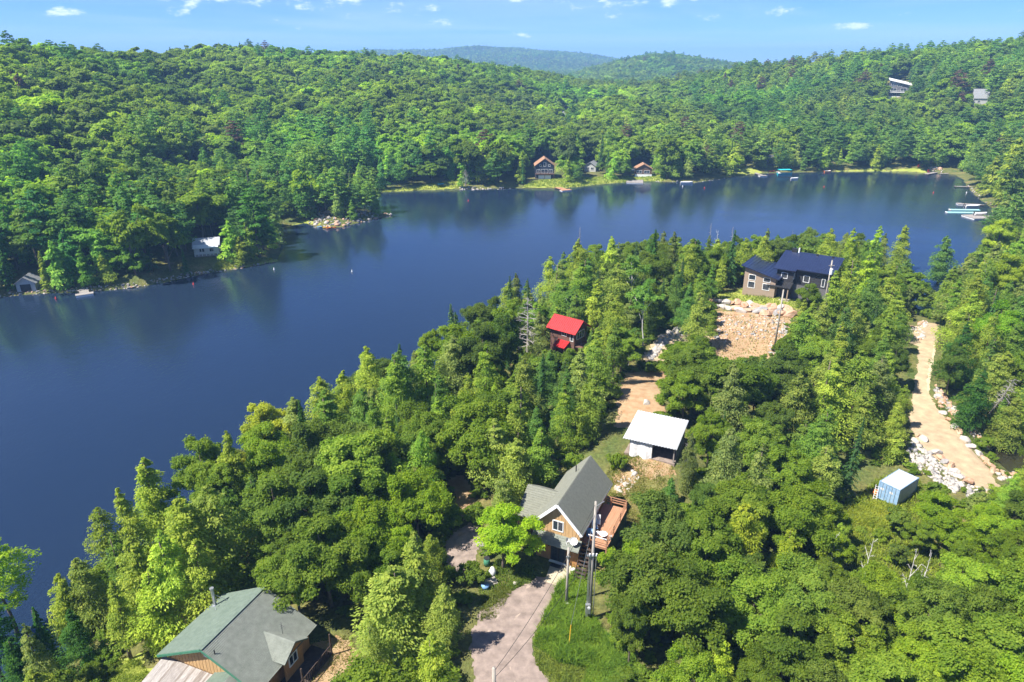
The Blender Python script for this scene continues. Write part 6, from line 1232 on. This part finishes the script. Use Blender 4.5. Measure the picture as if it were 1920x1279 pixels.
cottage('boathouse', 'small grey boathouse with black panel for its dark doorway on the left shore', 51, 547, 4.2, 4.2, 2.3, 3.7, M['greysid'], M['greyroof'], -.35, 'gable', [], 'boathouse', boathouse_x, 1.5)
def cott_x(o):
    MB().box(-3.1, 3.1, -2.0, -.01, .0, .25).build('porch_floor', M['greyboard'], o); MB().slab([(-3.4, -2.4, 2.6), (3.4, -2.4, 2.6), (3.4, 0, 3.1), (-3.4, 0, 3.1)], .12).build('porch_roof', M['white'], o)
    for i in range(7): MB().box(-3.0+i*1.0-.07, -3.0+i*1.0+.07, -2.0, -1.86, .25, 2.55).build('porch_post', M['white'], o)
    r_ = MB(); r_.bar((-3.1, -1.93, 1.2), (3.1, -1.93, 1.2), .08)
    for i in range(20): r_.bar((-3+i*.31, -1.93, .3), (-3+i*.31, -1.93, 1.2), .04)
    r_.build('porch_railing', M['white'], o)
    for x in (-2.8, 0, 2.8): MB().box(x-.12, x+.12, -1.9, -1.66, -3, 0).build('stilt', M['dark'], o)
cottage('point_cottage', 'white cottage with pale roof and porch on the left point', 389, 478, 6.4, 6, 2.9, 4.3, M['white'], M['whiteroof'], -.15, 'eave', [(-2, .9, 1.4, 1.3), (.6, .9, 1.4, 1.3)], 'cottage', cott_x)

# ------------------------------------------------------------------ docks, boats, buoys
def dock(label, a, b, w=1.6, m=None, tee=None, z=.45, post=True):
    (x0, y0), (x1, y1) = at(*a, 0), at(*b, 0); L = math.hypot(x1-x0, y1-y0); o = empty('dock', (x0, y0, 0), math.atan2(y1-y0, x1-x0), label, 'dock'); m = m or M['greyboard']
    n = max(3, int(L/.5))
    for i in range(n): MB().box(L*i/n+.02, L*(i+1)/n-.02, -w/2, w/2, z-.06, z).build('plank', m, o)
    MB().box(.05, L-.05, -w/2+.05, -w/2+.15, z-.25, z-.065).box(.05, L-.05, w/2-.15, w/2-.05, z-.25, z-.065).build('frame', M['dark'], o)
    if tee:
        tl, tw = tee
        MB().box(L, L+tw, -tl/2, tl/2, z-.05, z+.02).build('end_platform', m, o); MB().box(L+.1, L+tw-.1, -tl/2+.1, tl/2-.1, -.15, z-.06).build('float', M['plasticW'], o)
    if post:
        for f in (.3, .95):
            for s in (-1, 1): MB().tube([(L*f, s*(w/2+.06), -1.2), (L*f, s*(w/2+.06), z+.5)], .07, 6).build('post', M['dark'], o)
    return o
dock('wide wooden dock with crosswise end platform on the left shore', (157, 538), (159, 553), 2.1, None, (3.9, 1.7), .55)
dock('short wooden dock below the blue-black chalet', (1042, 352), (1058, 357), 3.0, M['deckw'], (5, 2.5)); dock('broad deck dock below the brown cottage', (1190, 336), (1190, 344), 8, None, (8, 1)); dock('narrow slanting dock on the far shore', (1408, 323), (1428, 330), 1.8, None, (4, 2.5))
dock('thin white dock beside the turquoise boat', (1455, 322), (1463, 327), 1.6, M['greysid']); dock('brown dock at the bare bank', (1768, 322), (1735, 328), 2.2); dock('short grey dock right of the bare bank', (1762, 327), (1778, 327), 1.6)
dock('uppermost long dock of the right shore', (1822, 352), (1789, 351), 1.6); dock('second long dock of the right shore with a white end', (1845, 386), (1804, 384), 1.8, None, (3, 2)); dock('nearest right-shore dock with a wide grey platform', (1890, 407), (1842, 408), 2.0, None, (7, 6))
def hull(L, W, H_, m, name, parent, sharp=.9, deck=None):
    k = MB(); n = 10; V = []
    for i in range(n+1):
        t = i/n; wv = W/2*(1-abs(2*t-1)**(2.5 if sharp < 1 else 1.6)*sharp if t > .5 or sharp >= 1 else .82+.18*min(1, t*4)); wv = max(wv, .02); sh = H_*(1+.25*max(0, 2*t-1)**2)
        x = -L/2+L*t
        V += [(x, -wv, sh), (x, -wv*.72, .12*H_), (x, wv*.72, .12*H_), (x, wv, sh)]
    F_ = []
    for i in range(n):
        for j in range(3): F_.append((4*i+j, 4*i+4+j, 4*i+5+j, 4*i+1+j))
    F_ += [(0, 1, 2, 3), (4*n+3, 4*n+2, 4*n+1, 4*n)]; k.add(V, F_); o = k.build(name, m, parent)
    if deck:
        d_ = MB(); V2 = [(a[0]*.97, a[1]*.9, a[2]-.06) for a in V[0::4]] + [(a[0]*.97, a[1]*.9, a[2]-.06) for a in V[3::4]]
        d_.add(V2, [(i, i+1, n+2+i, n+1+i) for i in range(n)]); d_.build('deck', deck, parent)
    return o
def boat(label, u, v, L, W, H_, m, rz, name='motor_boat', top=None, z=-.12, cat='boat', kayak=False, ground=False):
    if ground: x, y, zz = on(u, v); z = zz+.05
    else: x, y = at(u, v, 0)
    o = empty(name, (x, y, z), rz, label, cat)
    hull(L, W, H_, m, 'hull', o, 1.0 if kayak else .9, m if kayak else M['plasticW'])
    if kayak: MB().tube([(-.1, 0, H_*.95), (.5, 0, H_*.95)], W*.22, 8).build('cockpit', M['black'], o)
    else:
        for xx in (-L*.22, L*.1): MB().box(xx-.2, xx+.2, -W*.38, W*.38, H_*.7, H_*.95).build('seat', M['plasticW'], o)
        MB().box(-L/2-.3, -L/2+.1, -.18, .18, .1, H_+.35).build('outboard_motor', M['black'], o)
    if top:
        MB().slab([(-L*.42, -W*.55, H_+1.7), (L*.38, -W*.55, H_+1.7), (L*.38, W*.55, H_+1.7), (-L*.42, W*.55, H_+1.7)], .12).build('canopy', top, o)
        for xx in (-L*.38, L*.34):
            for s in (-1, 1): MB().bar((xx, s*W*.45, H_*.8), (xx, s*W*.5, H_+1.6), .05).build('canopy_post', M['metal'], o)
    return o
M['teal'] = mat('turquoise_cover', (.03, .46, .52), .5, .1, 2, 0); M['yellow'] = mat('yellow_plastic', (.70, .45, .05), .5, .1, 2, 0); M['redp'] = mat('red_plastic', (.60, .06, .04), .5, .1, 2, 0); M['lblue'] = mat('light_blue_plastic', (.28, .52, .70), .5, .1, 2, 0); M['paleteal'] = mat('pale_teal_mat', (.35, .66, .68), .6, .1, 2, 0)
boat('pontoon boat under a bright turquoise cover on the far shore', 1471, 327, 8, 3.0, .9, M['teal'], .1, 'pontoon_boat', M['teal']); boat('small white motor boat floating alone on the far water', 1489, 336, 4.2, 1.7, .8, M['plasticW'], .2); boat('white motor boat moored at the far middle shore', 1287, 344, 6.0, 2.2, .9, M['plasticW'], 0.0)
boat('pale blue and white boat beached right of the chalet', 1120, 343, 7, 2.0, .6, M['lblue'], .15); boat('small white rowing boat on the reeds right of the chalet', 1140, 339, 3.0, 1.4, .7, M['plasticW'], .6, 'rowing_boat'); boat('turquoise-roofed pedal boat in the left bay', 827, 354, 3.4, 1.9, .7, M['plasticW'], .3, 'pedal_boat', M['teal'])
boat('orange and white pedal boat on the far shore', 1551, 323, 4.0, 1.9, .9, M['orangep'], .2, 'pedal_boat'); boat('blue boat hidden behind the big pine of the left point', 519, 453, 4.5, 2.0, .8, M['bluep'], 1.0, 'motor_boat', M['bluep'])
boat('light blue kayak at the rock point', 604, 427, 3.6, .9, .4, M['lblue'], .1, 'kayak', kayak=True, cat='kayak', z=.1); boat('yellow kayak at the rock point', 614, 428, 3.6, .9, .4, M['yellow'], -.2, 'kayak', kayak=True, cat='kayak', z=.1); boat('orange kayak at the rock point', 621, 429, 3.6, .9, .4, M['orangep'], .2, 'kayak', kayak=True, cat='kayak', z=.1); boat('white kayak drawn up on the rock point', 630, 424, 4.0, .9, .45, M['plasticW'], .6, 'kayak', kayak=True, cat='kayak', z=.5)
boat('red kayak drawn up by the turquoise boat', 1447, 322, 3.5, .9, .45, M['redp'], .2, 'kayak', kayak=True, cat='kayak', ground=True); boat('white boat moored at the second right-shore dock', 1823, 388, 6, 2.2, .8, M['plasticW'], .05); boat('white boat on the wide grey right-shore platform', 1837, 406, 5, 1.9, .9, M['plasticW'], .1, z=.5)
for lab, u, v in (('upper pale teal floating mat by the right docks', 1809, 394), ('lower pale teal floating mat by the right docks', 1803, 399)):
    x, y = at(u, v, 0); o = empty('swim_mat', (x, y, 0), -.05, lab, 'swim mat', 'floating mats by the right docks'); MB().box(-5.5, 5.5, -.75, .75, -.05, .22).build('mat', M['paleteal'], o); MB().tube([(-5.7, -.75, .15), (-5.7, .75, .15)], .18, 8).build('end_roll', M['plasticW'], o)
BU = [(660, 510, 'white'), (363, 534, 'red'), (105, 561, 'red'), (878, 377, 'red'), (1321, 353, 'red'), (1280, 350, 'white'), (1545, 351, 'red'), (1750, 362, 'red'), (514, 506, 'white'), (1812, 362, 'white')]
for i, (u, v, c) in enumerate(BU):
    x, y = at(u, v, 0); b_ = MB(); b_.tube([(0, 0, -.3), (0, 0, -.2), (0, 0, .1), (0, 0, .35), (0, 0, .5), (0, 0, .75)], [.05, .17, .22, .16, .05, .03], 10)
    near_ = ['alone in mid-lake', 'off the stones left of the white cottage', 'left of the wide dock', 'in the bay below the marsh grass', 'below the slanting far dock, leftmost', 'beside the white moored boat', 'before the reeds of the far shore', 'in the open water before the right shore', 'off the white cottage point', 'off the uppermost right dock'][i]
    tag(b_.build('buoy', M['plasticW'] if c == 'white' else M['redp'], None, True, loc=(x, y, 0)), f'{c} mooring buoy {near_}', 'buoy', 'mooring buoys')
for lab, u, v in (('red chair on the far reeds', 1723, 314), ('red chair on the brown dock', 1741, 324)):
    x, y, z = on(u, v); o = empty('garden_chair', (x, y, z+.1), .2, lab, 'chair', 'red chairs on the far shore'); MB().box(-.5, .5, -.5, .5, .45, .55).build('seat', M['redp'], o); MB().box(-.5, .5, .4, .5, .55, 1.6).build('backrest', M['redp'], o)
    for a_ in (-.42, .42):
        for b_ in (-.42, .42): MB().box(a_-.06, a_+.06, b_-.06, b_+.06, -.1, .45).build('leg', M['redp'], o)

# ------------------------------------------------------------------ poles, wires, yard things
def pole(label, x, y, h, r=.15, name='utility_pole', lean=(0, 0)):
    z = h1(x, y); o = empty(name, (x, y, z), 0, label, 'pole'); MB().tube([(0, 0, -.8), (lean[0]*.5, lean[1]*.5, h*.5), (lean[0], lean[1], h)], [r*1.15, r, r*.78], 12).build('shaft', M['pole'], o, True); return o, z
xb, yb, _ = on(1105, 1160); pB, zB = pole('tallest utility pole beside the timber house, with conduits and meter', xb, yb, 13.0, .135)
for i, dx_ in enumerate((-.32, -.22, .3)): MB().tube([(dx_, -.1, -.2), (dx_, -.1, 7.6-i*.25)], .038, 8).build('conduit', M['metal'], pB)
MB().box(-.55, .35, -.22, -.10, 7.3, 7.45).build('clamp', M['metal'], pB); MB().box(-.45, .0, -.45, -.15, 1.0, 2.0).build('meter_box', M['metal'], pB); MB().tube([(-.15, -.5, 1.7), (-.15, -.42, 1.7)], .14, 12).build('meter', M['plasticW'], pB)
for dx_ in (-.3, 0, .3): MB().tube([(dx_, -.22, 7.4), (dx_, -.22, 7.65)], [.05, .07], 8).build('insulator', M['plasticW'], pB)
MB().bar((.05, -.1, 12.6), (.75, .1, 12.95), .05).build('bracket', M['metal'], pB)
xa, ya, _ = on(1062, 1132); pA, zA = pole('shorter utility pole in front of the double door', xa, ya, 6.6, .125)
MB().box(-.25, .25, -.25, .25, -.05, .22).build('base_collar', M['plasticW'], pA); MB().box(-.22, .22, -.2, -.12, 5.6, 5.75).build('bracket', M['metal'], pA); MB().tube([(.12, -.18, 5.3), (.12, -.18, 6.0)], .04, 6).build('cable_head', M['wire'], pA)
xd, yd = at(926, 1252, 12.0); pD, zD = pole('pole whose top just enters at the bottom edge of the picture', xd, yd, 12.0-h1(xd, yd), .16)
xe, ye, _ = on(1452, 652); pE, zE = pole('bare wooden pole on the rock slope below the porch', xe, ye, 11.0, .15)
xf, yf = 62.3, 128.8; pF, zF = pole('pole with white transformer before the black wall', xf, yf, 10.6, .15); MB().tube([(-.05, -.45, 7.9), (-.05, -.45, 9.0)], .3, 12).build('transformer', M['plasticW'], pF); MB().bar((-.6, -.15, 9.6), (.6, -.15, 9.6), .08).build('crossarm', M['pole'], pF)
def wire(label, p, q, sag, r=.02):
    p, q = np.array(p, float), np.array(q, float); pts = []
    for i in range(17): t = i/16; a_ = p+(q-p)*t; a_[2] -= sag*4*t*(1-t); pts.append(a_)
    tag(MB().tube(pts, r, 5).build('overhead_wire', M['wire']), label, 'wire', 'overhead wires')
tB, tA = (xb, yb, zB+12.8), (xa, ya, zA+6.4)
wire('wire from the tallest pole towards the bottom edge, upper strand', tB, (xd, yd, zD+11.6-zD+h1(xd, yd)*0), .8); wire('wire from the tallest pole towards the bottom edge, lower strand', (xb-.2, yb, zB+7.6), (xd-.1, yd, 10.8), .8)
wire('thin wire from the shorter pole to the timber house roof', tA, T(A, (2.2, .2, 4.9)), .3, .012); wire('thin wire between the two poles beside the timber house', tA, (xb, yb, zB+7.5), .2, .012); wire('wire from the tallest pole to the timber house corner', (xb, yb, zB+12.3), T(A, (2.5, 2.0, 4.8)), .5, .012)
wire('wire from the transformer pole to the black and tan house', (xf, yf, zF+9.6), T(Tn, (12, 3, 6.0)), .3, .015); wire('long wire from the rock slope pole to the transformer pole', (xe, ye, zE+10.8), (xf, yf, zF+9.6), .8, .015)
xg, yg, zg = on(1067, 1210); M['yellowp'] = mat('yellow_guard', (.70, .42, .03), .5, .1, 3, 0)
gg = empty('guy_wire', (xg, yg, zg), 0, 'yellow plastic guard on the guy wire in the long grass', 'guy wire'); MB().tube([(0, 0, 0), (.1, .05, 2.3)], .045, 8).build('guard', M['yellowp'], gg); MB().tube([(.1, .05, 2.3), (xb-xg, yb-yg, zB-zg+12.0)], .015, 5).build('cable', M['metal'], gg)
def yard(label, u, v, name, m, pts, rad, cat, lid=None):
    x, y, z = on(u, v); o = empty(name, (x, y, z), .3, label, cat); MB().tube(pts, rad, 12).build('body', m, o, True)
    if lid: MB().tube(*lid).build('lid', M['black'], o)
    return o
yard('white tarpaulin-wrapped bundle left of the bright maple', 922, 1078, 'wrapped_bundle', M['tarp'], [(0, 0, -.05), (0, 0, .25), (.12, 0, .6), (.05, .08, .85), (0, .1, .95)], [.35, .42, .33, .2, .04], 'bundle'); MB
yard('green rain barrel beside the bright maple', 913, 1060, 'rain_barrel', M['greentrim'], [(0, 0, 0), (0, 0, .4), (0, 0, .9)], [.3, .36, .3], 'barrel', ([(0, 0, .9), (0, 0, .94)], .31, 12)); yard('blue tub on the ground left of the driveway', 910, 1103, 'blue_tub', M['bluep'], [(0, 0, 0), (0, 0, .45)], [.3, .42], 'tub')
xw, yw, zw = on(922, 1040); wb = empty('wheelbarrow', (xw, yw, zw), .8, 'pale grey wheelbarrow under the bright maple', 'wheelbarrow'); tv = MB(); tv.add([(-.5, -.2, .35), (.4, -.2, .35), (.4, .2, .35), (-.5, .2, .35), (-.75, -.35, .7), (.6, -.35, .65), (.6, .35, .65), (-.75, .35, .7)], [(0, 3, 2, 1), (0, 1, 5, 4), (1, 2, 6, 5), (2, 3, 7, 6), (3, 0, 4, 7)]); tv.build('tray', M['metal'], wb); MB().tube([(.75, -.06, .2), (.75, .06, .2)], .2, 14).build('wheel', M['black'], wb)
for s in (-1, 1): MB().bar((.75, s*.08, .2), (-1.2, s*.3, .65), .04).build('handle', M['pole'], wb); MB().bar((-.3, s*.2, .4), (-.35, s*.25, 0), .04).build('leg', M['metal'], wb)
xo, yo, zo = on(918, 1095); lp = empty('log_pile', (xo, yo, zo), .5, 'small stack of logs below the white bundle', 'logs')
for i in range(7): MB().tube([(-.7, (i % 4)*.24-.35+.12*(i > 3), .12+.22*(i > 3)), (.7, (i % 4)*.24-.35+.12*(i > 3), .12+.22*(i > 3))], .115, 8).build('log', M['pole'], lp)
# white van roof glimpsed at the road end
xv, yv, zv = on(1642, 577); vn = empty('parked_trailer', (xv, yv, zv), .4, 'small white trailer glimpsed through the cedars right of the black house', 'trailer'); MB().box(-1.4, 1.4, -.8, .8, .45, 1.9).build('body', M['plasticW'], vn)
for x in (-.5, .5): MB().tube([(x, -.82, .35), (x, -.7, .35)], .32, 12).build('wheel', M['black'], vn)
MB().box(-1.0, -.2, -.83, -.801, 1.0, 1.6).build('window', M['glass'], vn); MB().bar((1.4, 0, .5), (2.2, 0, .45), .08).build('tow_bar', M['metal'], vn)
# dead trees
def snag(label, u, v, h, i, wd=1.0, tilt=0.0):
    x, y, z = solve_top(u, v, h); o = bpy.data.objects.new('dead_tree', None); o.location = (x, y, z); o.scale = (h/10*wd, h/10*wd, h/10); o.rotation_euler = (0, tilt, rr_.uniform(0, 6)); link(o); tag(o, label, 'dead tree', 'bare dead trees')
    link(bpy.data.objects.new('bare_branches', SNAGS[i]), o)
for a_ in (('big grey dead tree with bare branches left of the red cabin', 990, 556, 11.5, 0, 1.0), ('thin bare dead spire on the lake edge', 1088, 425, 12, 1, .7), ('white bare tree left of the black and tan house', 1345, 432, 10, 2, 1.1), ('thin dead spire beside the white bare tree', 1334, 418, 11, 1, .7), ('greyish dead spruce behind the tan wall', 1375, 425, 11, 1, .8),
           ('thin dead tree behind the blue-black roof', 1487, 430, 10, 1, .4), ('bare dead shrub in the right thicket', 1640, 1010, 6, 2, 1.0), ('cluster of bare grey stems in the lower right thicket', 1720, 1030, 7, 2, .8), ('second cluster of grey stems in the lower right thicket', 1745, 1035, 7, 2, .8), ('bare stems below the container meadow', 1570, 1000, 6, 2, .9), ('leaning dead branches above the pond', 1880, 690, 8, 0, .9, .35), ('grey dead cedar right of the carport', 1297, 815, 7, 0, .7), ('dead brown tree at the bottom left shore', 150, 1060, 8, 1, 1.0), ('small grey dead tree in the left bay', 872, 318, 7, 0, 1.4)): snag(*a_)

# ------------------------------------------------------------------ the air between here and the far hills
def haze(density):
    m = bpy.data.materials.new('haze_air'); m.use_nodes = True; n = m.node_tree.nodes; n.clear(); out = n.new('ShaderNodeOutputMaterial'); v = n.new('ShaderNodeVolumePrincipled')
    v.inputs['Color'].default_value = (.32, .60, 1.0, 1); v.inputs['Density'].default_value = density; v.inputs['Anisotropy'].default_value = 0.0; m.node_tree.links.new(v.outputs[0], out.inputs['Volume'])
    o = MB().box(-9100, 9100, -120, 9100, -8, 190).build('haze', m); tag(o, 'thin blue summer haze over the valley', 'haze', kind='stuff')
HAZE = 0.00024
if HAZE: haze(HAZE)
